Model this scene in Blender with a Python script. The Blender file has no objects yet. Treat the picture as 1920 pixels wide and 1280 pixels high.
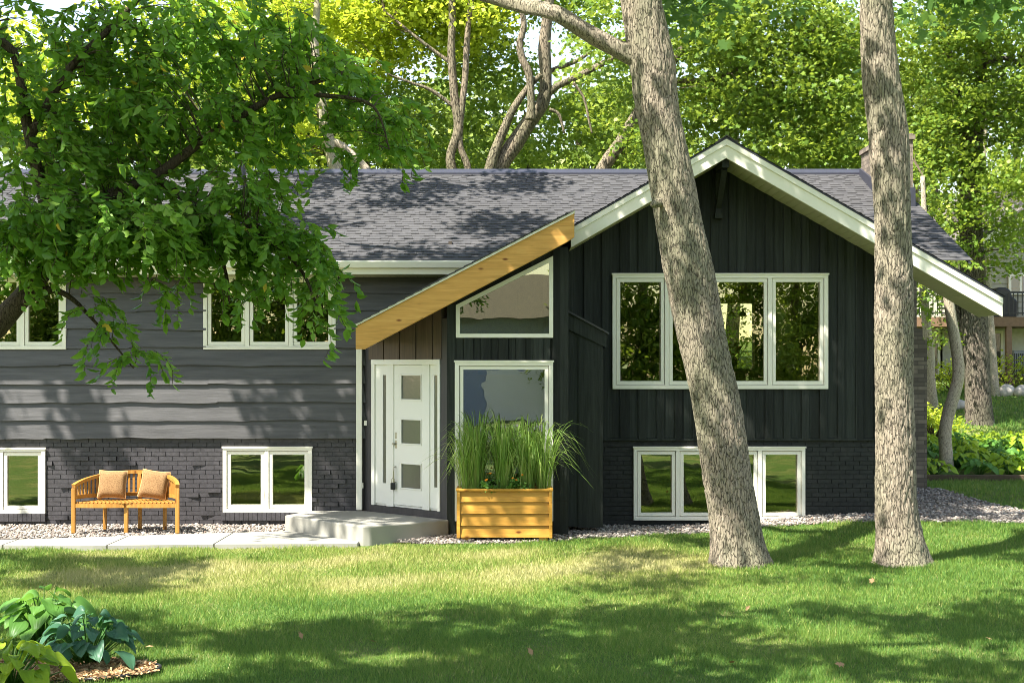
import bpy, math, random
import numpy as np
from mathutils import Vector, noise as mnoise

# ------------------------------------------------------------------ camera, sky, sun, exposure
SC = bpy.context.scene
COL = SC.collection
FPX, CX, HY, CD, EYE = 2772.0, 960.0, 690.0, 22.0, 2.4   # focal length (px of a 1920 wide frame), horizon row, distance to facade, eye height
cam_d = bpy.data.cameras.new('camera'); cam = bpy.data.objects.new('camera', cam_d); COL.objects.link(cam)
cam.location = (0, -CD, EYE); cam.rotation_euler = (math.pi/2, 0, 0)
cam_d.sensor_width = 36; cam_d.lens = FPX/1920*36; cam_d.shift_y = 50/1920
cam_d.clip_start = .1; cam_d.clip_end = 3000
SC.camera = cam
SUN = Vector((-.50, -.42, 1.0)).normalized()
w = bpy.data.worlds.new('World'); SC.world = w; w.use_nodes = True
nt = w.node_tree; nt.nodes.clear()
sky = nt.nodes.new('ShaderNodeTexSky'); sky.sky_type = 'NISHITA'; sky.sun_disc = False
sky.sun_elevation = math.asin(SUN.z); sky.sun_rotation = math.atan2(SUN.x, SUN.y)
sky.air_density = 1.0; sky.dust_density = .6; sky.ozone_density = 1.0
bg = nt.nodes.new('ShaderNodeBackground'); bg.inputs[1].default_value = .125
wo = nt.nodes.new('ShaderNodeOutputWorld')
tint = nt.nodes.new('ShaderNodeMix'); tint.data_type = 'RGBA'; tint.blend_type = 'MULTIPLY'; tint.inputs[0].default_value = 1; tint.inputs[7].default_value = (1.14, .97, .82, 1)
nt.links.new(sky.outputs[0], tint.inputs[6]); nt.links.new(tint.outputs[2], bg.inputs[0]); nt.links.new(bg.outputs[0], wo.inputs[0])
sd = bpy.data.lights.new('sun', 'SUN'); sd.energy = 5.0; sd.angle = math.radians(.53); sd.color = (1, .95, .86)
sun = bpy.data.objects.new('sun', sd); COL.objects.link(sun)
sun.rotation_euler = (-SUN).to_track_quat('-Z', 'Y').to_euler(); sun.location = (-20, -20, 40)
SC.view_settings.view_transform = 'Standard'; SC.view_settings.look = 'None'
SC.view_settings.exposure = 1.85; SC.view_settings.gamma = 1
SC.cycles.max_bounces = 8; SC.cycles.diffuse_bounces = 4; SC.cycles.glossy_bounces = 3
SC.cycles.transmission_bounces = 4; SC.cycles.transparent_max_bounces = 12
SC.cycles.use_denoising = True; SC.cycles.filter_width = .95; SC.render.filter_size = .95
SC.cycles.sample_clamp_indirect = 6
SC.cycles.caustics_reflective = False; SC.cycles.caustics_refractive = False

rng = np.random.default_rng(7)
random.seed(7)

# ------------------------------------------------------------------ helpers
def P(px, py, Y):
    """world point at depth Y that the photo shows at (px, py)"""
    d = CD+Y
    return ((px-CX)*d/FPX, Y, EYE+(HY-py)*d/FPX)
def PX(px, Y): return (px-CX)*(CD+Y)/FPX
def PZ(py, Y): return EYE+(HY-py)*(CD+Y)/FPX
def S(t): t = np.clip(t, 0, 1); return t*t*(3-2*t)
def ground(X, Y):
    X = np.asarray(X, float); Y = np.asarray(Y, float)
    a = .22*S((X-1.5)/4)*S((Y+2.8)/2.6)
    m = np.maximum(S((X-4.6)/1.6), S((Y-8)/3))
    b = m*(.2*S(Y/2.2)+.13*np.clip(Y-4, 0, 16)+.03*np.clip(Y-20, 0, 60))
    c = .05*S((Y+2.6)/1.2)*(1-S((X-1)/2))
    return a+b+c
def gz(x, y): return float(ground(x, y))

def props(o, label=None, cat=None, group=None, kind=None):
    if label: o['label'] = label
    if cat: o['category'] = cat
    if group: o['group'] = group
    if kind: o['kind'] = kind
    return o
def thing(name, label, cat, loc=(0, 0, 0), rz=0, group=None):
    o = bpy.data.objects.new(name, None); COL.objects.link(o); o.location = loc; o.rotation_euler = (0, 0, rz)
    o.empty_display_size = .2
    return props(o, label, cat, group)

class MB:
    def __init__(s): s.v = []; s.f = []; s.uv = None
    def box(s, x0, x1, y0, y1, z0, z1):
        b = len(s.v)
        s.v += [(x0,y0,z0),(x1,y0,z0),(x1,y1,z0),(x0,y1,z0),(x0,y0,z1),(x1,y0,z1),(x1,y1,z1),(x0,y1,z1)]
        s.f += [tuple(b+i for i in q) for q in ((0,3,2,1),(4,5,6,7),(0,1,5,4),(1,2,6,5),(2,3,7,6),(3,0,4,7))]
        return s
    def prism(s, poly, axis, a, b_):
        """extrude a 2D polygon: axis 'y' -> poly is (x,z); 'z' -> (x,y); 'x' -> (y,z)"""
        n = len(poly); b = len(s.v)
        for t in (a, b_):
            for p, q in poly:
                s.v.append({'y': (p, t, q), 'z': (p, q, t), 'x': (t, p, q)}[axis])
        s.f.append(tuple(b+i for i in range(n))); s.f.append(tuple(b+n+i for i in reversed(range(n))))
        for i in range(n):
            j = (i+1) % n
            s.f.append((b+i, b+n+i, b+n+j, b+j))
        return s
    def quad(s, a, b, c, d):
        k = len(s.v); s.v += [tuple(a), tuple(b), tuple(c), tuple(d)]; s.f.append((k, k+1, k+2, k+3)); return s
    def obox(s, c, ux, uy, uz):
        """box from corner-centre c with half vectors"""
        c, ux, uy, uz = map(Vector, (c, ux, uy, uz)); b = len(s.v)
        for k in (-1, 1):
            for i, j in ((-1,-1),(1,-1),(1,1),(-1,1)):
                s.v.append(tuple(c+ux*i+uy*j+uz*k))
        s.f += [tuple(b+i for i in q) for q in ((0,3,2,1),(4,5,6,7),(0,1,5,4),(1,2,6,5),(2,3,7,6),(3,0,4,7))]
        return s
    def bar(s, p, q, wx, wy, up=(0, 0, 1)):
        p, q, up = Vector(p), Vector(q), Vector(up); d = (q-p)
        n = d.normalized(); a = n.cross(up)
        if a.length < 1e-4: a = n.cross(Vector((0, 1, 0)))
        a.normalize(); c = a.cross(n).normalized()
        return s.obox((p+q)/2, a*wx/2, c*wy/2, d/2)
    def tube(s, pts, rad, seg=10, cap=True, wob=0, ph=0):
        pts = [Vector(p) for p in pts]; n = len(pts)
        t = (pts[1]-pts[0]).normalized(); a = t.orthogonal().normalized(); rings = []
        if abs(t.z) > .5:
            a = Vector((1, 0, 0)); a = (a-t*a.dot(t)).normalized()
        for i in range(n):
            t = (pts[min(i+1, n-1)]-pts[max(i-1, 0)]).normalized()
            a = (a-t*a.dot(t)).normalized(); c = t.cross(a)
            r = rad[i] if hasattr(rad, '__len__') else rad
            b = len(s.v); rings.append(b)
            for k in range(seg):
                th = 2*math.pi*k/seg
                rr = r*(1+wob*(.5*math.sin(3*th+ph+i*.35)+.35*math.sin(5*th+1.7*ph-i*.22)+.3*math.sin(i*.9+ph+2*th)))
                s.v.append(tuple(pts[i]+(a*math.cos(th)+c*math.sin(th))*rr))
        for i in range(n-1):
            for k in range(seg):
                k2 = (k+1) % seg
                s.f.append((rings[i]+k, rings[i]+k2, rings[i+1]+k2, rings[i+1]+k))
        if cap:
            s.f.append(tuple(rings[0]+k for k in reversed(range(seg)))); s.f.append(tuple(rings[-1]+k for k in range(seg)))
        return s
    def bark(s, pts, rad, step=.022, seg=150, depth=.016, flare=True):
        """furrowed trunk: fine rings displaced by stretched ridged noise, with root flare"""
        pts = [Vector(p) for p in pts]; cum = [0]
        for a, b in zip(pts[:-1], pts[1:]): cum.append(cum[-1]+(b-a).length)
        L_ = cum[-1]; n = int(L_/step); zs = [L_*i/n for i in range(n+1)]
        C = [Vector([float(np.interp(z, cum, [p[k] for p in pts])) for k in range(3)]) for z in zs]; Rr = np.interp(zs, cum, rad); b0 = len(s.v)
        for i, c in enumerate(C):
            r = float(Rr[i])
            for k in range(seg):
                th = 2*math.pi*k/seg; cx_, sy_ = math.cos(th), math.sin(th)
                q = Vector((cx_*r*20, sy_*r*20, zs[i]*4.2)); w_ = mnoise.noise(q*.45)*1.6
                h = 1-abs(mnoise.noise(q+Vector((w_, w_, w_*.5))))*2.6; h2 = mnoise.noise(q*2.3)
                big = mnoise.noise(Vector((cx_*r*2.6, sy_*r*2.6, zs[i]*.9+c.x)))
                d = -depth*max(0, h)**2*1.0+depth*.35*h2+.055*r*big*2
                fl = 0
                if flare: fl = r*(.02*math.exp(-zs[i]/.45)+.07*math.exp(-zs[i]/.14))*(1+.9*math.sin(5*th+1.3+c.x)*1.0)
                rr = r+d+fl; s.v.append((c.x+cx_*rr, c.y+sy_*rr, c.z))
        for i in range(n):
            for k in range(seg):
                k2 = (k+1) % seg; s.f.append((b0+i*seg+k, b0+i*seg+k2, b0+(i+1)*seg+k2, b0+(i+1)*seg+k))
        return s
    def build(s, name, mat, parent=None, smooth=False, bevel=0):
        me = bpy.data.meshes.new(name); me.from_pydata(s.v, [], s.f); me.update()
        o = bpy.data.objects.new(name, me); COL.objects.link(o)
        if mat: me.materials.append(mat)
        if parent: o.parent = parent
        if smooth: me.polygons.foreach_set('use_smooth', [True]*len(me.polygons))
        if bevel:
            m = o.modifiers.new('bevel', 'BEVEL'); m.width = bevel; m.segments = 2; m.limit_method = 'ANGLE'
        return o

def np_mesh(name, verts, faces, mat, parent=None, attr=None, smooth=False):
    """verts (n,3), faces (m,k) -> object"""
    me = bpy.data.meshes.new(name); n = len(verts); m, k = faces.shape
    me.vertices.add(n); me.vertices.foreach_set('co', np.ascontiguousarray(verts, np.float32).ravel())
    me.loops.add(m*k); me.loops.foreach_set('vertex_index', np.ascontiguousarray(faces, np.int32).ravel())
    me.polygons.add(m); me.polygons.foreach_set('loop_start', np.arange(0, m*k, k, dtype=np.int32))
    me.polygons.foreach_set('loop_total', np.full(m, k, np.int32))
    if smooth: me.polygons.foreach_set('use_smooth', np.ones(m, bool))
    me.update(calc_edges=True)
    if attr is not None:
        at = me.attributes.new('tint', 'FLOAT', 'POINT'); at.data.foreach_set('value', np.ascontiguousarray(attr, np.float32))
    me.materials.append(mat)
    o = bpy.data.objects.new(name, me); COL.objects.link(o)
    if parent: o.parent = parent
    return o

# ------------------------------------------------------------------ materials
class N:
    def __init__(s, name, rough=.7, spec=.3):
        s.m = bpy.data.materials.new(name); s.m.use_nodes = True; s.t = s.m.node_tree
        s.b = s.t.nodes['Principled BSDF']; s.b.inputs['Roughness'].default_value = rough
        s.b.inputs['Specular IOR Level'].default_value = spec
        s.tc = s.t.nodes.new('ShaderNodeTexCoord')
    def n(s, typ, **kw):
        o = s.t.nodes.new(typ)
        for k, v in kw.items():
            if k.startswith('i_'):
                o.inputs[k[2:].replace('_', ' ')].default_value = v
            else: setattr(o, k, v)
        return o
    def l(s, a, b): s.t.links.new(a, b)
    def mapping(s, scale, src=None, rot=(0, 0, 0)):
        mp = s.n('ShaderNodeMapping'); mp.inputs['Scale'].default_value = scale; mp.inputs['Rotation'].default_value = rot
        s.l(src or s.tc.outputs['Object'], mp.inputs[0]); return mp.outputs[0]
    def noise(s, scale, vec, detail=4, rough=.55, dist=0):
        t = s.n('ShaderNodeTexNoise'); t.inputs['Scale'].default_value = scale; t.inputs['Detail'].default_value = detail
        t.inputs['Roughness'].default_value = rough; t.inputs['Distortion'].default_value = dist
        if vec is not None: s.l(vec, t.inputs['Vector'])
        return t.outputs[0]
    def ramp(s, fac, stops):
        r = s.n('ShaderNodeValToRGB'); e = r.color_ramp.elements
        while len(e) < len(stops): e.new(.5)
        for i, (p, c) in enumerate(stops): e[i].position = p; e[i].color = (*c, 1)
        s.l(fac, r.inputs[0]); return r.outputs[0]
    def mix(s, fac, a, b, mode='MIX'):
        m = s.n('ShaderNodeMix'); m.data_type = 'RGBA'; m.blend_type = mode
        for sock, v in ((m.inputs[0], fac), (m.inputs[6], a), (m.inputs[7], b)):
            if isinstance(v, (int, float)): sock.default_value = v
            elif isinstance(v, tuple): sock.default_value = (*v, 1)
            else: s.l(v, sock)
        return m.outputs[2]
    def math(s, op, a, b=None, c=None):
        m = s.n('ShaderNodeMath'); m.operation = op
        for i, v in enumerate((a, b, c)):
            if v is None: continue
            if isinstance(v, (int, float)): m.inputs[i].default_value = v
            else: s.l(v, m.inputs[i])
        return m.outputs[0]
    def col(s, c):
        if isinstance(c, tuple): s.b.inputs['Base Color'].default_value = (*c, 1)
        else: s.l(c, s.b.inputs['Base Color'])
        return s
    def bump(s, h, strength=.3, dist=.01):
        b = s.n('ShaderNodeBump'); b.inputs['Strength'].default_value = strength; b.inputs['Distance'].default_value = dist
        s.l(h, b.inputs['Height']); s.l(b.outputs[0], s.b.inputs['Normal']); return s
    def roughness(s, sock): s.l(sock, s.b.inputs['Roughness']); return s

def paint(name, c, rough=.45, var=.12, grain=None, bump=.15, spec=.4):
    m = N(name, rough, spec); v = m.mapping(grain or (6, 6, 6)); f = m.noise(2.0, v, 6, .6)
    m.col(m.ramp(f, [(.3, tuple(x*(1-var) for x in c)), (.7, tuple(x*(1+var) for x in c))]))
    m.bump(m.noise(6, v, 6, .7), bump, .004)
    return m.m
M = {}
M['lap'] = paint('charcoal_lap_siding', (.063, .061, .062), .46, .35, (.6, 6, 9), .8, .5)
def m_board():
    m = N('charcoal_boards_shaded', .62, .22); v = m.mapping((18, 18, .9)); f = m.noise(2.0, v, 6, .65)
    sx = m.n('ShaderNodeSeparateXYZ'); m.l(m.tc.outputs['Object'], sx.inputs[0])
    wn = m.n('ShaderNodeTexWhiteNoise'); wn.noise_dimensions = '1D'; m.l(m.math('FLOOR', m.math('MULTIPLY', sx.outputs[0], 7.41)), wn.inputs['W'])
    c = m.ramp(f, [(.3, (.013, .016, .013)), (.7, (.030, .035, .030))])  # same charcoal paint as the laps; gable shade and green bounce mixed in
    k = m.math('ADD', m.math('MULTIPLY', wn.outputs['Value'], .9), .55); m.col(m.mix(1, c, m.ramp(m.math('MULTIPLY', k, .6), [(0, (0, 0, 0)), (1, (1.6, 1.6, 1.6))]), 'MULTIPLY'))
    g = m.noise(5, m.mapping((3, 3, 60)), 4, .7); m.bump(m.math('ADD', m.noise(6, v, 6, .7), m.math('MULTIPLY', g, .6)), .7, .005); return m.m
M['board'] = m_board()
M['brickshaded'] = paint('painted_brick_shaded', (.022, .024, .022), .6, .35, (7, 7, 9), .6, .25)  # left wall's brick paint with the gable's shade and green bounce in its colour
M['brickp'] = paint('painted_brick', (.046, .043, .047), .5, .3, (7, 7, 9), .5, .45)
M['mortar'] = paint('painted_mortar', (.035, .034, .037), .7, .2)
M['post'] = paint('grey_purple_post_boards', (.045, .042, .044), .5, .2, (14, 14, 1), .4)
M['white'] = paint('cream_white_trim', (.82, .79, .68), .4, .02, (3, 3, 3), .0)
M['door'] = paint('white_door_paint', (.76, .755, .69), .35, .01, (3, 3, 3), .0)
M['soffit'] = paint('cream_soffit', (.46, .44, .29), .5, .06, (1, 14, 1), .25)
M['black'] = paint('black_metal', (.02, .02, .022), .4, .1)
M['nickel'] = paint('satin_nickel', (.42, .40, .34), .3, .05); M['nickel'].node_tree.nodes['Principled BSDF'].inputs['Metallic'].default_value = .9
M['dark'] = paint('dark_interior', (.05, .04, .03), .8, .3)
M['inwall'] = paint('brown_interior_wall', (.16, .095, .045), .7, .2)
M['flash'] = paint('dark_flashing', (.035, .036, .05), .4, .1)
M['greyplastic'] = paint('grey_plastic', (.3, .31, .32), .5, .08)

def cedar(name, c1, c2, axis, rough=.5):
    m = N(name, rough, .35)
    sc = {'x': (1.2, 16, 16), 'z': (16, 16, 1.2)}[axis]
    v = m.mapping(sc); g = m.noise(1.5, v, 5, .6, .8); g2 = m.noise(7, v, 4, .6)
    base = m.ramp(g, [(.25, tuple(x*.72 for x in c1)), (.5, c1), (.75, c2)])
    base = m.mix(m.math('MULTIPLY', g2, .35), base, tuple(x*.5 for x in c1))
    vo = m.n('ShaderNodeTexVoronoi'); vo.inputs['Scale'].default_value = 1.0; m.l(m.mapping({'x': (3.2, 5, 7.5), 'z': (7.5, 5, 3.2)}[axis]), vo.inputs['Vector'])
    k = m.ramp(vo.outputs['Distance'], [(.07, (1, 1, 1)), (.17, (0, 0, 0))])
    m.col(m.mix(k, base, (c1[0]*.28, c1[1]*.16, c1[2]*.1))); m.bump(g2, .25, .004)
    return m.m
M['cedar'] = cedar('oiled_cedar_beam', (.62, .33, .08), (.74, .44, .13), 'x')
M['cedarbox'] = cedar('planter_cedar', (.54, .27, .04), (.68, .38, .07), 'x')
M['teak'] = cedar('teak_bench', (.40, .19, .035), (.52, .28, .07), 'z')
M['cedarsoffit'] = cedar('cedar_soffit', (.34, .17, .07), (.40, .21, .09), 'x')

def m_shingle():
    m = N('grey_shingles', .85, .2)
    uv = m.mapping((1, 1, 1), m.tc.outputs['Object'])
    sx = m.n('ShaderNodeSeparateXYZ'); m.l(uv, sx.inputs[0])
    cb = m.n('ShaderNodeCombineXYZ')
    m.l(sx.outputs[0], cb.inputs[0]); m.l(m.math('MULTIPLY', sx.outputs[1], 1.0), cb.inputs[1])
    br = m.n('ShaderNodeTexBrick'); br.offset = .37; br.offset_frequency = 2; br.squash = 1
    br.inputs['Scale'].default_value = 1; br.inputs['Brick Width'].default_value = .20; br.inputs['Row Height'].default_value = .13
    br.inputs['Mortar Size'].default_value = .003; br.inputs['Bias'].default_value = 0
    br.inputs['Color1'].default_value = (.030, .030, .031, 1); br.inputs['Color2'].default_value = (.100, .096, .093, 1)
    br.inputs['Mortar'].default_value = (.03, .03, .04, 1)
    m.l(cb.outputs[0], br.inputs['Vector'])
    g = m.noise(160, uv, 2, .7)
    c = m.mix(.55, br.outputs['Color'], m.ramp(g, [(.3, (.03, .03, .035)), (.7, (.13, .13, .14))]))
    c = m.mix(m.noise(.9, uv, 3), c, (.062, .061, .062))
    m.col(c); m.bump(g, .5, .003)
    return m.m
M['shingle'] = m_shingle()

def m_chimney():
    m = N('chimney_brick', .85, .2)
    sx = m.n('ShaderNodeSeparateXYZ'); m.l(m.tc.outputs['Object'], sx.inputs[0])
    cb = m.n('ShaderNodeCombineXYZ'); m.l(m.math('ADD', sx.outputs[0], sx.outputs[1]), cb.inputs[0]); m.l(sx.outputs[2], cb.inputs[1])
    br = m.n('ShaderNodeTexBrick'); br.inputs['Scale'].default_value = 1; br.inputs['Brick Width'].default_value = .205; br.inputs['Row Height'].default_value = .068
    br.inputs['Mortar Size'].default_value = .005
    br.inputs['Color1'].default_value = (.10, .085, .07, 1); br.inputs['Color2'].default_value = (.33, .27, .21, 1); br.inputs['Mortar'].default_value = (.07, .06, .055, 1)
    m.l(cb.outputs[0], br.inputs['Vector'])
    m.col(m.mix(m.noise(14, None, 4), br.outputs['Color'], (.12, .10, .08)))
    m.bump(m.math('SUBTRACT', 1, br.outputs['Fac']), .8, .006)
    return m.m
M['chimney'] = m_chimney()

def m_bark(name, c1, c2, c3, sc=1.0, strength=1.0):
    m = N(name, .9, .12)
    v = m.mapping((31*sc, 31*sc, 6.6*sc))
    wv = m.noise(1.3, v, 3, .6)
    va = m.n('ShaderNodeVectorMath'); va.operation = 'ADD'
    sc_ = m.n('ShaderNodeVectorMath'); sc_.operation = 'SCALE'; sc_.inputs['Scale'].default_value = .8
    t = m.n('ShaderNodeTexNoise'); t.inputs['Scale'].default_value = 1.6; t.inputs['Detail'].default_value = 3; m.l(v, t.inputs['Vector'])
    m.l(t.outputs['Color'], sc_.inputs[0]); m.l(v, va.inputs[0]); m.l(sc_.outputs[0], va.inputs[1])
    vo = m.n('ShaderNodeTexVoronoi'); vo.feature = 'DISTANCE_TO_EDGE'; vo.inputs['Scale'].default_value = 1.15; m.l(va.outputs[0], vo.inputs['Vector'])
    crack = m.ramp(m.math('ADD', vo.outputs['Distance'], m.math('MULTIPLY', m.math('SUBTRACT', m.noise(1.9, v, 4, .7), .42), .30)), [(.0, (0, 0, 0)), (.12, (1, 1, 1))])
    g = m.noise(3.5, v, 6, .7); big = m.noise(1.4, m.mapping((1, 1, .6)), 3)
    base = m.ramp(g, [(.25, c2), (.55, c1), (.8, c3)])
    base = m.mix(m.ramp(big, [(.42, (0, 0, 0)), (.62, (.75, .75, .75))]), base, (c1[0]*.62, c1[1]*.72, c1[2]*.62))
    m.col(m.mix(crack, tuple(x*.22 for x in c2), base))
    h = m.math('ADD', m.math('MULTIPLY', crack, .8), m.math('MULTIPLY', g, .6)); m.bump(h, strength, .03)
    return m.m
M['bark'] = m_bark('furrowed_oak_bark', (.34, .285, .215), (.22, .185, .14), (.48, .41, .32), 1, .8)
M['bark2'] = m_bark('brown_bark', (.27, .22, .155), (.16, .13, .09), (.38, .32, .235), .7)
M['bark3'] = m_bark('dark_smooth_bark', (.10, .075, .05), (.06, .045, .03), (.17, .13, .09), 2.0, .5)
M['bark4'] = m_bark('pale_smooth_bark', (.50, .42, .32), (.36, .29, .21), (.60, .52, .40), 1.5, .35)

def m_leaf(name, dark, mid, light, trans, tf=.42, rough=.45, yellow=None):
    m = N(name, rough, .22)
    at = m.n('ShaderNodeAttribute'); at.attribute_name = 'tint'
    stops = [(0, dark), (.5, mid), (.97, light)]
    if yellow: stops.append((1.0, yellow)); stops[2] = (.975, light)
    c = m.ramp(at.outputs['Fac'], stops); m.col(c)
    tr = m.n('ShaderNodeBsdfTranslucent'); m.l(m.mix(.75, c, trans), tr.inputs[0])
    mx = m.n('ShaderNodeMixShader'); mx.inputs[0].default_value = tf
    m.l(m.b.outputs[0], mx.inputs[1]); m.l(tr.outputs[0], mx.inputs[2])
    m.l(mx.outputs[0], m.t.nodes['Material Output'].inputs[0])
    return m.m
M['leaf_near'] = m_leaf('apple_leaf', (.060, .145, .020), (.13, .26, .038), (.25, .38, .07), (.32, .56, .04), .42, .36, (.75, .50, .06))
M['leaf_lime'] = m_leaf('locust_leaf', (.18, .25, .024), (.32, .41, .036), (.50, .55, .05), (.70, .78, .06), .42)
M['leaf_mid'] = m_leaf('maple_leaf', (.060, .120, .018), (.13, .215, .030), (.29, .36, .055), (.42, .54, .05), .36)
M['leaf_green'] = m_leaf('oak_leaf', (.05, .115, .028), (.09, .18, .04), (.17, .28, .07), (.26, .44, .08), .45)
M['leaf_far'] = m_leaf('far_leaf', (.085, .145, .030), (.16, .235, .045), (.32, .39, .09), (.42, .54, .08), .38)
M['hosta_blue'] = m_leaf('blue_hosta_leaf', (.035, .10, .055), (.052, .135, .075), (.08, .18, .11), (.16, .40, .10), .28, .4)
M['hosta_green'] = m_leaf('green_hosta_leaf', (.06, .15, .03), (.09, .21, .04), (.14, .28, .06), (.25, .50, .06), .35, .4)
M['hosta_lime'] = m_leaf('lime_hosta_leaf', (.17, .30, .025), (.28, .42, .03), (.42, .52, .05), (.5, .65, .04), .38, .4)
M['grassblade'] = m_leaf('ornamental_grass', (.12, .24, .04), (.24, .38, .08), (.50, .54, .20), (.42, .60, .10), .40, .40)
M['twig'] = m_bark('twig_bark', (.12, .09, .06), (.08, .06, .04), (.2, .16, .1), 3, .2)

def m_lawn():
    m = N('lawn_soil_and_thatch', .95, .1); g = m.n('ShaderNodeNewGeometry'); p = g.outputs['Position']
    n1 = m.noise(1.1, p, 5, .6); n2 = m.noise(14, p, 5, .7)
    c = m.mix(n2, (.05, .10, .020), (.10, .15, .035)); c = m.mix(m.ramp(n1, [(.45, (0, 0, 0)), (.65, (1, 1, 1))]), c, (.16, .17, .06))
    m.col(c); m.bump(n2, .8, .03); return m.m
M['lawn'] = m_lawn()
M['blade'] = m_leaf('lawn_blade', (.050, .125, .028), (.115, .21, .042), (.22, .29, .075), (.30, .44, .08), .35, .5, (.50, .40, .20))
# tint > .6 is used for drought-dry grass: pale straw
def m_blade():
    m = N('lawn_blade_mix', .55, .25)
    at = m.n('ShaderNodeAttribute'); at.attribute_name = 'tint'
    c = m.ramp(at.outputs['Fac'], [(0, (.050, .125, .026)), (.28, (.105, .215, .036)), (.5, (.20, .29, .050)), (.72, (.34, .35, .10)), (1, (.50, .45, .21))]); m.col(c)
    tr = m.n('ShaderNodeBsdfTranslucent'); m.l(m.mix(.5, c, (.34, .46, .09)), tr.inputs[0])
    mx = m.n('ShaderNodeMixShader'); mx.inputs[0].default_value = .38
    m.l(m.b.outputs[0], mx.inputs[1]); m.l(tr.outputs[0], mx.inputs[2]); m.l(mx.outputs[0], m.t.nodes['Material Output'].inputs[0])
    return m.m
M['blade'] = m_blade()
def m_conc():
    m = N('concrete', .85, .2); p = m.tc.outputs['Object']
    a = m.noise(2.5, p, 5, .6); b = m.noise(90, p, 3, .6)
    c = m.mix(a, (.34, .33, .29), (.24, .235, .20)); c = m.mix(m.math('MULTIPLY', b, .35), c, (.28, .27, .23)); m.col(c); m.bump(b, .2, .003); return m.m
M['concrete'] = m_conc()
def m_stone():
    m = N('river_pebbles', .75, .25); at = m.n('ShaderNodeAttribute'); at.attribute_name = 'tint'
    c = m.ramp(at.outputs['Fac'], [(0, (.08, .07, .06)), (.3, (.19, .165, .14)), (.6, (.31, .27, .23)), (.85, (.44, .41, .36)), (1, (.26, .16, .11))])
    m.col(m.mix(m.math('MULTIPLY', m.noise(40, None, 4), .4), c, (.25, .22, .2))); return m.m
M['pebble'] = m_stone()
M['rockbed'] = paint('gravel_bed', (.16, .14, .12), .9, .4, (30, 30, 30), 1)
M['boulder'] = paint('pale_boulder', (.46, .42, .37), .85, .3, (4, 4, 4), 1)
M['mulch'] = m_leaf('wood_mulch', (.20, .11, .05), (.38, .24, .12), (.58, .42, .24), (.3, .2, .1), .02, .9)
M['soil'] = paint('potting_soil', (.05, .03, .02), .95, .4, (30, 30, 30), 1)
M['asphalt'] = paint('asphalt', (.13, .13, .13), .9, .15, (30, 30, 30), .6)
M['nsiding'] = paint('tan_grey_siding', (.36, .35, .28), .7, .08)
M['nwhite'] = paint('pale_basement_wall', (.55, .55, .50), .7, .08)
M['nroof'] = paint('taupe_roof', (.13, .115, .10), .9, .2, (12, 12, 12), .5)
M['bluegrey'] = paint('blue_grey_siding', (.30, .34, .42), .7, .08)
M['deck'] = paint('brown_deck_wood', (.20, .12, .07), .7, .2)
def m_cush():
    m = N('leopard_speckled_cushion', .9, .1); vo = m.n('ShaderNodeTexVoronoi'); vo.inputs['Scale'].default_value = 62; m.l(m.tc.outputs['Object'], vo.inputs['Vector'])
    k = m.ramp(vo.outputs['Distance'], [(.30, (.07, .035, .015)), (.42, (.20, .115, .055)), (.7, (.25, .16, .075))]); m.col(m.mix(m.noise(120, None, 3), k, (.24, .14, .065)))
    m.bump(m.noise(90, None, 3), .5, .004); return m.m
M['cushion'] = m_cush()
M['piping'] = paint('cushion_piping', (.48, .27, .11), .8, .1)
def m_glass(name, base, fac, tint=(.75, .78, .62), wob=.003, refl=(.96, .95, .74)):
    m = N(name); t = m.t; t.nodes.remove(m.b)
    gl = m.n('ShaderNodeBsdfGlossy'); gl.inputs['Roughness'].default_value = 0.0; gl.inputs['Color'].default_value = (*refl, 1)
    tr = m.n('ShaderNodeBsdfTransparent'); tr.inputs[0].default_value = (*tint, 1)
    fr = m.n('ShaderNodeFresnel'); fr.inputs[0].default_value = 1.5
    f = m.math('ADD', m.math('MULTIPLY', fr.outputs[0], .8), fac)
    mx = m.n('ShaderNodeMixShader'); m.l(f, mx.inputs[0]); m.l(tr.outputs[0], mx.inputs[1]); m.l(gl.outputs[0], mx.inputs[2])
    b = m.n('ShaderNodeBump'); b.inputs['Strength'].default_value = wob; b.inputs['Distance'].default_value = .5
    m.l(m.noise(1.6, m.mapping((1, 1, 1.5)), 2, .4), b.inputs['Height']); m.l(b.outputs[0], gl.inputs['Normal'])
    m.l(mx.outputs[0], t.nodes['Material Output'].inputs[0]); return m.m
M['glass'] = m_glass('window_glass', None, .16)
M['glass_clear'] = m_glass('entry_glass', None, .20, (.85, .86, .84), .005, (.95, .97, 1.0))
def m_frost():
    m = N('frosted_door_glass', .10, 1.0); m.col((.10, .10, .085)); m.bump(m.noise(9, None, 3), .15, .01); return m.m
M['frost'] = m_frost()
M['marigold'] = paint('orange_petals', (.80, .26, .02), .7, .1)

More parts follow.
